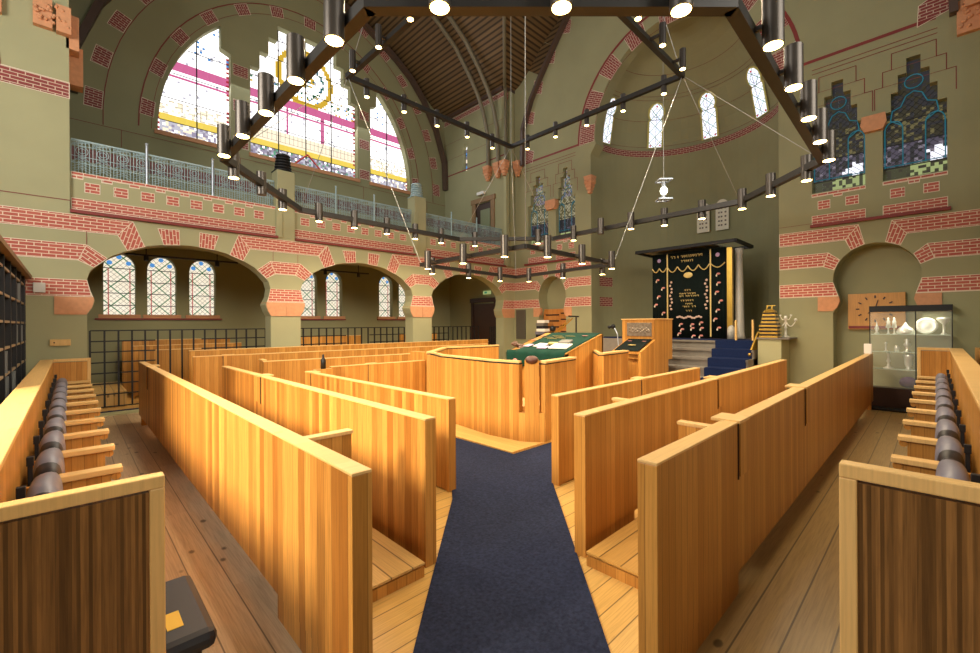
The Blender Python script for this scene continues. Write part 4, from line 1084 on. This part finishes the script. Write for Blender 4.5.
flatthing('closed_book', 7.45, 5.4, .2, .26, .04, plain('grey_cover', (120, 118, 112), .5), 'closed grey book above the open white one on the desk', 'book', .15)
flatthing('closed_book', 7.35, 5.62, .08, .26, .03, m_gold, 'narrow tan book standing upright of the pages on the desk', 'book', .15)
f = MB()
for k in range(7): f.ball((7.15 + .1 * math.sin(k), 6.38 + .025 * k, 1.25 + .02 * k), .09 - .005 * k, 0, 7, 1, 1, .6)
tag(f.build('leather_bag', plain('brown_bag', (96, 66, 50), .5, noise=.3)), 'crumpled brown leather bag on the left end of the desk', 'bag')
# books stacked behind
e = empty('letter_shelf', (12.9, 9.68, 0), 'wooden pigeonhole shelf standing in the small left niche', 'shelf')
f = MB(); f.box(12.72, 9.12, .9, 12.98, 10.22, 2.32); f.build('carcass', wood('orange_oak', (190, 122, 60), (204, 138, 74), .2), e, .01)
f = MB()
for z in (1.2, 1.42, 1.64, 1.86, 2.08):
    f.box(12.705, 9.5, z, 12.72, 10.1, z + .05); f.box(12.705, 9.16, z + .06, 12.72, 9.42, z + .1)
f.build('slots', m_darkdoor, e)
bk = [('white', m_paper), ('black', m_black), ('grey', m_velvet), ('white', m_paper), ('black', m_velvet_d), ('grey', m_stone), ('white', m_paper)]
f = MB(); f.box(11.9, 9.2, 0, 12.3, 10.3, 1.2); tag(f.build('book_table', m_wood, None, .01), 'wooden table under the stacked books in front of the left niche', 'table')
for k, (nm, mm) in enumerate(bk):
    f = MB(); f.box(-.13, -.2 + .02 * (k > 3), 0, .13, .2 - .03 * (k > 3), .1); o = f.build('book', mm, None, .005); o.location = (12.1, 9.75 + .03 * (k % 3), 1.2 + .102 * k)
    tag(o, '%s book in the stack before the left niche, %s from the bottom' % (nm, ORD[k]), 'book', 'books stacked before the left niche')
# reading lamp / dark stand behind the desk
e = empty('lectern_lamp', (11.2, 8.0, 0), 'thin black angled stand with a round lamp head behind the reading desk', 'lamp stand')
f = MB(); f.tube((11.2, 7.72, 0), (11.2, 7.72, 2.0), .022, 8); f.tube((11.2, 7.62, 2.0), (11.2, 8.0, 2.02), .022, 6); f.build('pole', m_black, e)
f = MB(); f.tube((11.2, 7.85, 1.95), (11.2, 8.45, 1.5), .02, 6); f.tube((11.2, 7.95, 1.95), (11.2, 8.55, 1.5), .012, 6); f.build('arm', m_brass, e)
f = MB(); f.ball((11.2, 8.62, 1.62), .1, 0, 8); f.build('lamp_head', m_black, e)
e = empty('microphone', (10.9, 6.3, 0), 'black microphone on a thin bent stand left of the pulpit', 'microphone')
f = MB(); f.path([(10.9, 6.1, 1.0), (10.9, 6.15, 1.5), (10.9, 6.25, 1.68)], .012, 6); f.build('stand', m_silver, e)
f = MB(); f.ball((10.9, 6.28, 1.7), .07, 0, 6); f.ball((10.9, 6.4, 1.68), .05, 0, 6); f.build('heads', m_black, e)

# ---------------------------------------------------------------- pulpit
e = empty('pulpit', (9.8, 4.8, 0), 'tall oak pulpit block with a grey relief plaque, right of the reading desk', 'pulpit')
f = MB(); f.box(9.41, 4.4, 0, 10.15, 5.18, .93); f.box(9.41, 4.4, .93, 10.37, 5.18, 1.88); f.build('body', m_wood, e)
f = MB(); f.box(9.39, 4.38, 1.87, 10.39, 5.2, 1.895); f.build('top', m_cap, e, .004)
f = MB(); f.box(9.385, 4.45, 1.49, 9.41, 5.05, 1.8); f.build('relief_plaque', m_bronze, e, .004)
f = MB()
for k in range(26): f.ball((9.385, 4.52 + (k % 13) * .038, 1.60 + .05 * (k // 13) + .02 * math.sin(k * 2.3)), .03, 0, 6, .4, 1, 1)
f.build('relief_figures', m_bronze, e)
f = MB(); f.ext([(8.7, 0.03), (9.41, .03), (9.41, 1.42), (8.74, 1.18), (8.7, 1.18)], 'y', 4.36, 4.42); f.ext([(8.7, 0.03), (9.41, .03), (9.41, 1.42), (8.74, 1.18), (8.7, 1.18)], 'y', 5.0, 5.05)
f.box(8.705, 4.43, .03, 8.74, 4.99, .95); f.box(8.705, 4.43, 1.12, 8.74, 4.99, 1.175); f.box(8.705, 4.43, 1.02, 8.76, 4.99, 1.05); f.box(8.8, 4.43, .03, 9.4, 4.99, 1.1); f.build('small_lectern', m_wood, e)
f = MB(); f.ext([(8.72, 1.19), (9.38, 1.42), (9.38, 1.43), (8.72, 1.2)], 'y', 4.44, 5.0); f.build('dark_cloth', m_blackgreen, e)
f = MB(); f.ball((9.0, 4.72, 1.305), .06, 0, 6, 1.3, 1.6, .15); f.build('embroidered_emblem', m_gold, e)
f = MB(); f.ball((9.25, 4.55, 1.385), .035, 0, 6, 1.3, 1.6, .15); f.ball((9.25, 4.9, 1.385), .035, 0, 6, 1.3, 1.6, .15); f.build('embroidered_flowers', m_pink, e)

# ---------------------------------------------------------------- steps and ark
st = MB()
xs = [12.0, 11.55, 11.1, 10.7, 10.3, 9.95, 9.6]; zz = [1.33, 1.13, .93, .73, .53, .33, .13]
for x, z in zip(xs[1:], zz[1:]): st.box(x, 2.98, 0, 12.0, 5.3 if x > 10.5 else 4.33, z)
for x, z in zip(xs, zz): st.box(x - .035, 2.98, z - .05, x, 5.3 if x > 10.5 else 4.33, z)
st.box(12.0, 2.98, 0, 12.52, 7.9, 1.33)
st.prism([(12.52, AC - RA + .02), (13.0, AC - RA + .02)] + [apse_pt(t, RA - .02, 0)[:2] for t in ts[1:-1]] + [(13.0, AC + RA - .02), (12.52, AC + RA - .02)], 0, 1.33)
sx = st.build('ark_steps', m_stone); tag(sx, 'grey stone steps rising to the ark in the apse', 'steps')
f = MB()
for i, (x, z) in enumerate(zip(xs, zz)):
    y1 = 3.96 - .06 * i
    f.box(x - .043, 3.02, z - .2, x + .0, y1, z + .008); f.box(x - .008, 3.02, z, (xs[i - 1] if i else 12.9), y1, z + .012)
tag(f.build('stair_runner', m_runner), 'dark blue carpet runner on the right side of the ark steps', 'carpet')
f = MB(); f.box(12.0, 3.96, 1.33, 12.85, 7.85, 1.345); tag(f.build('ark_platform_carpet', m_runner), 'blue carpet edge on the platform before the ark', 'carpet')
e = empty('torah_ark', (13.2, 4.9, 1.33), 'holy ark hung with a black embroidered curtain under a flat black canopy', 'ark')
f = MB(); f.box(13.0, 4.0, 1.33, 13.7, 6.1, 3.88); f.build('cabinet', m_darkdoor, e)
def curtain(y0, y1, name):
    f = MB(); n = 16; v = []; fc = []
    for i in range(n + 1):
        y = y0 + (y1 - y0) * i / n; x = 12.93 + .012 * math.sin(i * 1.9)
        v += [(x, y, 1.36), (x + .0, y, 3.88)]
    for i in range(n): fc.append((2 * i, 2 * i + 1, 2 * i + 3, 2 * i + 2))
    f.add(v, fc, 0, smooth=True); o = f.build(name, m_blackgreen, e); o.modifiers.new('thick', 'SOLIDIFY').thickness = .015; return o
c1 = curtain(5.63, 6.08, 'side_curtain'); c2 = curtain(4.41, 5.60, 'main_curtain'); c3 = curtain(4.01, 4.38, 'side_curtain')
f = MB()
for y in (5.61, 4.39): f.box(12.9, y - .018, 1.4, 12.915, y + .018, 3.85)
def swag(y0, y1, n, z, dip):
    pts = []
    for k in range(n):
        for t in range(9):
            u = t / 8; pts.append((12.895, y0 + (y1 - y0) * (k + u) / n, z - dip * math.sin(PI * u)))
    f.path(pts, .016, 5)
swag(6.07, 5.63, 2, 3.45, .12); swag(5.60, 4.41, 4, 3.45, .15); swag(4.38, 4.01, 1, 3.45, .12)
# rows of raised gold lettering (illegible in the photograph)
r3 = random.Random(5)
def glyphs(y0, y1, z, h):
    y = y0
    while y > y1:
        w = r3.uniform(.03, .06)
        f.box(12.893, y - w, z + h * .8, 12.905, y, z + h); f.box(12.893, y - w, z, 12.905, y - w + .012, z + h)
        if r3.random() < .6: f.box(12.893, y - .012, z + h * .3, 12.905, y, z + h)
        y -= w + (.02 if r3.random() < .8 else .07)
glyphs(5.5, 4.6, 3.70, .07); glyphs(5.2, 4.85, 3.57, .06)
for (a, b, z) in ((5.1, 4.95, 2.72), (5.25, 4.78, 2.62), (5.25, 4.75, 2.55), (5.22, 4.8, 2.42), (5.08, 4.92, 2.32), (5.16, 4.84, 2.24), (5.07, 4.93, 2.12)): glyphs(a, b, z, .045)
f.ball((12.9, 5.0, 3.18), .13, 0, 8, .08, 1, .65)
f.build('gold_embroidery', m_gold, c2)
f = MB()
for y in (5.5, 4.5):
    for k in range(9): f.ball((12.9, y + .03 * math.sin(k * 2), 2.2 + k * .1), .035, 0, 5, .3, 1, 1)
for k in range(12): f.ball((12.9, 4.65 + k * .06, 1.95 + .025 * math.sin(k * 1.4)), .04, 0, 5, .3, 1, .8)
f.build('pale_flower_sprays', plain('pale_thread', (206, 176, 160), .8, noise=.3), c2)
r4 = random.Random(9); m_cream = plain('cream_thread', (226, 214, 190), .8)
def sprig(y, z, par):
    fl = MB(); fl.ball((12.9, y, z), .042, 0, 5, .3, 1.3, .7); fl.ball((12.9, y + .05, z - .05), .028, 1, 5, .3, .8, 1.3); fl.build('rose_sprig', [m_pink, m_cream], par)
for z in (1.6, 1.85, 2.1, 2.35, 2.6, 2.85, 3.1):
    sprig(r4.uniform(5.72, 5.98), z, c1); sprig(r4.uniform(4.1, 4.28), z + .05, c3)
for z in (1.45, 1.62, 1.78):
    for y in (4.6, 4.9, 5.25): sprig(y + r4.uniform(-.1, .1), z + r4.uniform(-.04, .04), c2)
for y, par in ((5.86, c1), (4.2, c3)):
    fl = MB(); fl.ball((12.9, y, 3.68), .06, 0, 5, .3, 1, 1); fl.build('lilac_rosette', m_lilac, par)
f = MB(); zc_ = 4.0
for a, b in (((12.6, 6.45), (12.6, 3.66)), ((12.6, 3.66), (14.1, 3.66)), ((14.1, 3.66), (14.1, 6.45)), ((14.1, 6.45), (12.6, 6.45))):
    f.bar((a[0], a[1], zc_ - .03), (b[0], b[1], zc_ - .03), .07, .09)
f.build('canopy_frame', m_black, e, .004)
f = MB(); f.box(12.63, 4.3, zc_ - .02, 14.07, 6.4, zc_ + .02); f.build('canopy_top', plain('canopy_sheet', (150, 148, 136), .6), e)
f = MB(); f.box(12.98, 3.86, 1.36, 13.1, 3.99, 3.86); f.build('gilded_jamb', m_brass, e)
f = MB(); f.lathe([(0, 0), (.15, 0), (.13, .1), (.12, .15), (.1, 1.4), (.08, 2.3), (.1, 2.36), (.11, 2.5), (0, 2.5)], (13.3, 3.77, 1.345), 16); tag(f.build('marble_column', m_marble), 'pale marble column right of the ark curtain', 'column')
f = MB(); f.lathe([(0, 0), (.1, 0), (.1, .25), (.08, .32), (.03, .37), (0, .38)], (12.9, 3.86, 1.345), 16); tag(f.build('stone_urn', m_marble), 'low pale stone dome at the foot of the marble column', 'stone')
for y, l in ((3.53, 'left'), (3.15, 'right')):
    f = MB(); f.tube((12.15, y, 1.34), (12.15, y, 1.83), .028, 10); f.ball((12.15, y, 1.83), .028, 0, 6); tag(f.build('wooden_post', m_cap), 'short pale wooden post at the top of the steps, the %s one' % l, 'post')
f = MB(); f.bar((11.55, 3.05, .95), (12.05, 2.98, 1.5), .05, .22); tag(f.build('handrail', m_brass, None, .01), 'sloping brass handrail panel beside the blue runner', 'handrail')
# eternal lamp
e = empty('eternal_lamp', (10.0, 4.4, 4.9), 'hanging lamp of two square metal frames with a glowing globe before the ark', 'lamp')
ex, ey = 10.0, 4.42
for z, nm in ((5.13, 'upper_frame'), (4.68, 'lower_frame')):
    f = MB(); r = .2; pts = [(ex + r, ey, z), (ex, ey + r, z), (ex - r, ey, z), (ex, ey - r, z), (ex + r, ey, z)]
    for a, b in zip(pts, pts[1:]): f.bar(a, b, .035, .03)
    f.bar(pts[0], pts[2], .03, .02); f.build(nm, m_silver, e)
f = MB(); f.tube((ex, ey, 4.98), (ex, ey, 5.12), .05, 10); f.tube((ex, ey, 4.7), (ex, ey, 4.8), .05, 10); f.build('socket', m_silver, e)
f = MB(); f.ball((ex, ey, 4.89), .085, 0, 8, 1, 1, 1.2); f.build('globe', emit('lamp_globe', (255, 250, 220), 6), e)
f = MB(); f.tube((ex, ey, 5.1), (ex, ey, 13.8), .006, 5); f.build('cord', m_cable, e)
# tablets
m_tablet = plain('white_stone', (236, 230, 212), .6, noise=.06)
for (y, l) in ((5.5, 'left'), (4.9, 'right')):
    f = MB(); P = [(y - .2, 4.87), (y + .2, 4.87), (y + .2, 5.65)] + arc(y, 5.65, .2, .23, 0, 180, 10)[1:-1] + [(y - .2, 5.65)]
    f.ext(P, 'x', 15.5, 15.56); o = f.build('stone_tablet', m_tablet); tag(o, 'pale round-topped stone tablet on the apse wall, the %s of the pair' % l, 'tablet')
    f = MB()
    for z in (5.0, 5.14, 5.28, 5.42, 5.56):
        for q in (-.1, .02, .1): f.box(15.49, y + q - .03, z, 15.5, y + q + .02, z + .05)
    f.build('incised_letters', plain('letter_grey', (110, 100, 90), .7), o)
# masonry ledge and things on it
f = MB(); f.box(11.7, 2.46, 0, 12.5, 2.93, 1.40); struct(f.build('wall_ledge', m_wall))
f = MB(); f.box(11.67, 2.30, 1.40, 12.5, 2.96, 1.43); struct(f.build('trim_ledge_top', m_stone))
e = empty('brass_tower', (11.9, 2.74, 1.43), 'stacked black and brass tower with a small handle on the olive ledge', 'tower')
f = MB(); z = 1.43; f2 = MB()
for k in range(7):
    w = .19 - (.02 if k > 3 else 0) - .012 * max(0, k - 3)
    f.box(11.93 - w, 2.73 - w, z, 11.93 + w, 2.73 + w, z + .045); f2.box(11.93 - w + .02, 2.73 - w + .02, z + .045, 11.93 + w - .02, 2.73 + w - .02, z + .085); z += .085
f.build('brass_tiers', m_brass, e, .004); f2.build('dark_gaps', m_black, e)
f = MB(); f.add([(11.93 - .13, 2.60, z), (11.93 + .13, 2.60, z), (11.93 + .13, 2.86, z), (11.93 - .13, 2.86, z), (11.93 - .06, 2.67, z + .08), (11.93 + .06, 2.67, z + .08), (11.93 + .06, 2.79, z + .08), (11.93 - .06, 2.79, z + .08)], [(0, 1, 5, 4), (1, 2, 6, 5), (2, 3, 7, 6), (3, 0, 4, 7), (4, 5, 6, 7), (3, 2, 1, 0)]); f.bar((11.93, 2.8, z + .08), (11.93, 2.78, z + .16), .02, .02); f.bar((11.93, 2.7, z + .08), (11.93, 2.68, z + .16), .02, .02); f.bar((11.93, 2.8, z + .16), (11.93, 2.62, z + .16), .03, .02); f.build('lid', m_brass, e)
def candelabrum(x, y, z, h, label, arms=2):
    e = empty('candelabrum', (x, y, z), label, 'candelabrum')
    f = MB(); f.lathe([(0, 0), (.09, 0), (.09, .02), (.03, .05), (.02, h * .4), (.035, h * .45), (.018, h * .5), (.02, h * .8), (.04, h * .85), (.03, h), (0, h)], (x, y, z), 14); f.build('stem', m_silverware, e)
    for s_ in (-1, 1):
        f = MB(); f.lathe([(0, 0), (.02, 0), (.024, .03), (0, .04)], (x, y + s_ * .11, z + h * .98), 8); f.path([(x, y, z + h * .8), (x, y + s_ * .07, z + h * .82), (x, y + s_ * .11, z + h * .98)], .008, 5); pts = [(x, y + s_ * t * .2, z + h * (.75 - .25 * math.sin(PI * t))) for t in [k / 6 for k in range(7)]]; f.path(pts, .012, 6)
        f.lathe([(0, 0), (.03, .0), (.035, .04), (.02, .06), (0, .06)], (x, y + s_ * .2, z + h * .75), 10); f.build('arm', m_silverware, e)
candelabrum(12.33, 2.5, 1.43, .52, 'silver two-armed candelabrum on the olive ledge beside the brass tower')

# clock, display case
e = empty('wall_clock', (12.98, .9, 2.0), 'square wooden clock with dash hour marks in the right niche', 'clock')
f = MB(); f.box(12.9, .44, 1.62, 12.99, 1.40, 2.43); f.build('wood_face', wood('clock_oak', (206, 150, 84), (216, 162, 96), .3, gap=0), e, .005)
f = MB(); cy, cz = .93, 2.08
for k in range(12):
    t = 2 * PI * k / 12; a = (12.89, cy + .27 * math.sin(t), cz + .24 * math.cos(t)); b = (12.89, cy + .33 * math.sin(t), cz + .30 * math.cos(t))
    f.bar(a, b, .02, .025)
f.build('hour_marks', m_darkdoor, e)
f = MB(); f.bar((12.885, cy, cz), (12.885, cy + .12, cz - .1), .015, .02); f.bar((12.885, cy, cz), (12.885, cy - .05, cz + .2), .012, .015); f.build('hands', m_darkdoor, e)
f = MB(); f.box(12.885, .45, 1.64, 12.9, 1.39, 1.70); f.build('lower_strip', m_red, e)
e = empty('display_case', (12.2, .36, 0), 'glass display case with a black top full of silver ritual objects', 'display case')
X0, X1, Y0, Y1 = 12.12, 12.45, -.23, .96
f = MB(); f.box(X0 - .02, Y0 - .01, 2.0, X1, Y1 + .01, 2.12); f.build('black_top', m_black, e, .004)
f = MB(); f.box(X0, Y0, 0, X1, Y1, .42); f.build('plinth', m_darkdoor, e, .004)
f = MB()
for y in (Y0, .27, Y1): f.bar((X0, y, .42), (X0, y, 2.0), .015, .015)
f.build('door_edges', m_black, e)
f = MB(); f.box(X0, Y0, .43, X0 + .008, Y1, 2.0); f.box(X0, Y1 - .008, .43, X1, Y1, 2.0); f.build('glass_front', m_glass, e)
for z in (1.52, 1.16, .8):
    f = MB(); f.box(X0 + .02, Y0 + .02, z, X1 - .01, Y1 - .02, z + .012); f.build('glass_shelf', plain('shelf_glass', (200, 215, 200), .15), e)
lt = bpy.data.lights.new('case_light', 'AREA'); lt.size = .2; lt.size_y = 1.0; lt.shape = 'RECTANGLE'; lt.energy = 4.5; lt.color = (1, .93, .7)
lo = bpy.data.objects.new('case_light', lt); C.objects.link(lo); lo.location = (12.26, .36, 1.98); lo.rotation_euler = (0, 0, 0)
def ware(prof, x, y, z, label, cat, name, n=14, mat=None):
    f = MB(); f.lathe(prof, (x, y, z), n); return tag(f.build(name, mat or m_silverware), label, cat)
zs1 = 1.533
plate_ = MB(); plate_.lathe([(0, 0), (.1, .0), (.155, .03), (.165, .03), (.165, .037), (.12, .018), (.1, .02), (.06, .012), (.04, .02), (0, .014)], (0, 0, 0), 24); po = plate_.build('silver_plate', m_silverware); po.location = (12.34, .12, zs1 + .17); po.rotation_euler = (0, -1.4, 0); tag(po, 'large round silver dish leaning on the top shelf of the display case', 'dish')
for y, l in ((.68, 'left'), (.59, 'right')):
    ware([(0, 0), (.035, 0), (.012, .03), (.012, .12), (.045, .14), (.03, .22), (.035, .26), (.015, .3), (.02, .33), (0, .35)], 12.26, y, zs1, 'silver Torah finial on the top shelf of the case, %s of the pair' % l, 'finial', 'torah_finial')
ware([(0, 0), (.14, 0), (.15, .05), (.11, .12), (.05, .17), (.01, .24), (0, .25)], 12.28, .42, zs1, 'domed silver ornament on the top shelf of the case', 'ornament', 'domed_ornament', 18)
ware([(0, 0), (.05, 0), (.015, .05), (.04, .12), (.01, .2), (0, .28)], 12.26, .86, zs1, 'small silver spice tower at the left of the top shelf', 'spice tower', 'spice_tower')
ware([(0, 0), (.06, 0), (.02, .04), (.02, .2), (.11, .3), (.1, .33), (0, .34)], 12.3, -.12, zs1, 'ornate silver stand at the right of the top shelf', 'stand', 'silver_stand')
ware([(0, 0), (.04, 0), (.015, .03), (.015, .15), (.03, .17), (0, .2)], 12.26, .72, 1.173, 'small silver goblet on the second shelf of the case', 'goblet', 'silver_goblet')
ware([(0, 0), (.04, 0), (.045, .08), (.03, .12), (0, .13)], 12.26, .55, 1.173, 'small silver cup on the second shelf beside a figurine', 'cup', 'silver_cup')
ware([(0, 0), (.07, 0), (.02, .03), (.03, .1), (.06, .15), (.03, .2), (.04, .25), (0, .28)], 12.26, .40, 1.173, 'ornate silver figurine on the second shelf of the case', 'figurine', 'silver_figurine')
ware([(0, 0), (.09, 0), (.09, .02), (.03, .05), (.018, .12), (.035, .16), (.015, .22), (.025, .3), (.04, .34), (0, .34)], 12.26, .68, .813, 'tall silver candlestick on the third shelf of the case', 'candlestick', 'silver_candlestick')
ware([(0, 0), (.06, 0), (.03, .03), (.06, .1), (.07, .24), (.09, .3), (.05, .32), (0, .33)], 12.26, .38, .813, 'broad silver laver cup on the third shelf of the case', 'cup', 'silver_laver')
f = MB(); f.ball((12.26, .38, .55), .13, 0, 8, .9, 1.1, .9); tag(f.build('purple_cloth', m_purple), 'bundle of purple cloth at the bottom of the display case', 'cloth')
f = MB(); f.box(-.14, -.6, 0, .14, .6, .05); o = f.build('black_board', m_black, None, .01); o.location = (11.3, .75, 0.0) ; tag(o, 'dark folded panel lying on the floor before the display case', 'panel'); o.location = (11.85, .45, 0)
f = MB(); f.box(-.03, -.06, 0, .03, .06, .2); o = f.build('prayer_book', m_paper, None, .004); o.location = (11.6, .95, 1.146); tag(o, 'white booklet standing on the far end of the nearest right pew', 'book')
# gold figure at the right edge
f = MB(); f.box(11.0, -.9, 0, 12.2, -.52, 1.3); tag(f.build('side_cabinet', m_wood, None, .01), 'low wooden cabinet behind the right stalls at the picture edge', 'cabinet')
ware([(0, 0), (.09, 0), (.05, .05), (.08, .14), (.04, .2), (.07, .28), (.03, .36), (0, .38)], 11.5, -.62, 1.3, 'small golden figure on the cabinet at the right edge', 'figure', 'gold_figure', 12, m_brass)

# ---------------------------------------------------------------- ring chandeliers
BIG = [(1.61, 3.53), (1.6, 4.37), (1.6, 5.27), (1.58, 6.12), (1.57, 7.01), (2.02, 2.61), (2.69, 1.97), (3.38, 1.35), (4.39, 0.97), (5.33, 1.0), (6.27, 1.03), (7.19, 1.06), (8.11, 1.09), (8.99, 1.51), (9.58, 2.17), (10.23, 2.84), (10.5, 3.75), (10.54, 4.65), (10.3, 5.41), (10.27, 6.27), (10.49, 7.3), (10.09, 8.3), (8.97, 9.89), (7.9, 10.2), (6.99, 10.21), (6.05, 10.15), (5.08, 10.06), (4.16, 9.98), (3.18, 9.46), (2.54, 8.66), (1.92, 7.96)]
LOW = [(4.65, 6.4), (4.67, 5.44), (4.67, 4.49), (5.17, 4.07), (6.19, 4.14), (7.17, 4.15), (5.17, 6.97), (6.25, 7.1), (7.25, 7.12), (7.88, 6.77), (7.82, 5.73), (7.86, 4.77)]
UP = [(4.32, 7.99), (5.21, 8.0), (6.13, 8.04), (7.03, 8.01), (7.95, 8.06), (8.67, 7.47), (8.61, 6.51), (8.64, 5.63), (8.63, 4.7), (8.58, 3.78), (7.99, 3.17), (7.07, 3.13), (6.18, 3.11), (3.69, 7.34), (3.69, 6.42), (3.7, 5.5)]
def ring_light(label, verts, z, bw, bh, lamps, rad, h, drop, off_idx=(), power=1.0, cables=()):
    cx = sum(v[0] for v in verts) / len(verts); cy = sum(v[1] for v in verts) / len(verts)
    e = empty('ring_chandelier', (cx, cy, z), label, 'chandelier', 'ring chandeliers')
    f = MB(); n = len(verts)
    for i in range(n):
        a = Vector((*verts[i], z)); b = Vector((*verts[(i + 1) % n], z)); d = (b - a).normalized() * bw * .2
        f.bar(a - d, b + d, bw, bh)
    f.build('frame', m_steel, e)
    for k, (x, y) in enumerate(lamps):
        best = None
        for i in range(n):
            a = Vector(verts[i]); b = Vector(verts[(i + 1) % n]); ab = b - a; t = max(0, min(1, (Vector((x, y)) - a).dot(ab) / ab.length_squared)); c = a + ab * t
            if best is None or (c - Vector((x, y))).length < best[0]: best = ((c - Vector((x, y))).length, c)
        zb = z - drop
        f = MB(); f.tube((x, y, zb), (x, y, zb + h), rad, 16); f.bar((x, y, z), (best[1].x, best[1].y, z), .04, .04)
        lp = f.build('lamp', m_lampbody, e)
        if k in off_idx: continue
        f = MB(); f.tube((x, y, zb - .004), (x, y, zb + .003), rad * .86, 16); f.build('bulb', m_bulb, lp)
        l = bpy.data.lights.new('lamp_light', 'SPOT'); l.energy = LAMP_W * power * (.5 if x + y < 8 and z < 5 else 1); l.color = LAMP_C; l.shadow_soft_size = rad * .8; l.spot_size = math.radians(150); l.spot_blend = .7
        o = bpy.data.objects.new('lamp_light', l); C.objects.link(o); o.parent = e; o['_room'] = 1; o.location = (x, y, zb - .03)
    for p, q in cables:
        f = MB(); f.tube(p, q, .006, 5); f.build('cable', m_cable, e)
    return e
bv = [(1.75, 3.2), (3.9, 1.15), (8.7, 1.25), (10.38, 2.92), (10.65, 8.15), (8.6, 10.2), (3.74, 10.0), (1.72, 7.7)]
uvv = [(3.87, 3.35), (8.55, 3.4), (8.6, 8.0), (3.87, 7.9)]
lv = [(4.87, 4.25), (7.62, 4.38), (7.95, 7.25), (4.9, 6.95)]
top = (6.1, 5.6, 14.8)
ring_light('largest and outermost octagonal steel ring of cylindrical spotlights', bv, 4.4, .11, .11, BIG, .085, .42, .2, off_idx=(19, 29), power=1.0,
           cables=[((*bv[3], 4.4), (*uvv[1], 6.6)), ((*bv[2], 4.4), (*uvv[1], 6.6)), ((*bv[4], 4.4), (*uvv[2], 6.6)), ((*bv[5], 4.4), (*uvv[2], 6.6)), ((*bv[6], 4.4), (*uvv[3], 6.6)), ((*bv[7], 4.4), (*uvv[3], 6.6)), ((*bv[0], 4.4), (*uvv[0], 6.6)), ((*bv[1], 4.4), (*uvv[0], 6.6))])
ring_light('square steel ring of spotlights hung high above the others', uvv, 6.6, .09, .09, UP, .055, .36, .2, power=1.2,
           cables=[((*v, 6.6), (top[0] + (v[0] - top[0]) * .25, top[1] + (v[1] - top[1]) * .25, 14.3)) for v in uvv])
ring_light('small square steel ring of spotlights hanging lowest over the reading enclosure', lv, 2.95, .07, .07, LOW, .06, .32, .15, power=.5,
           cables=[((*lv[0], 2.95), (*uvv[0], 6.6)), ((*lv[1], 2.95), (*uvv[1], 6.6)), ((*lv[2], 2.95), (*uvv[2], 6.6)), ((*lv[3], 2.95), (*uvv[3], 6.6))])
settle()
for o in C.objects:
    if '_room' in o: del o['_room']
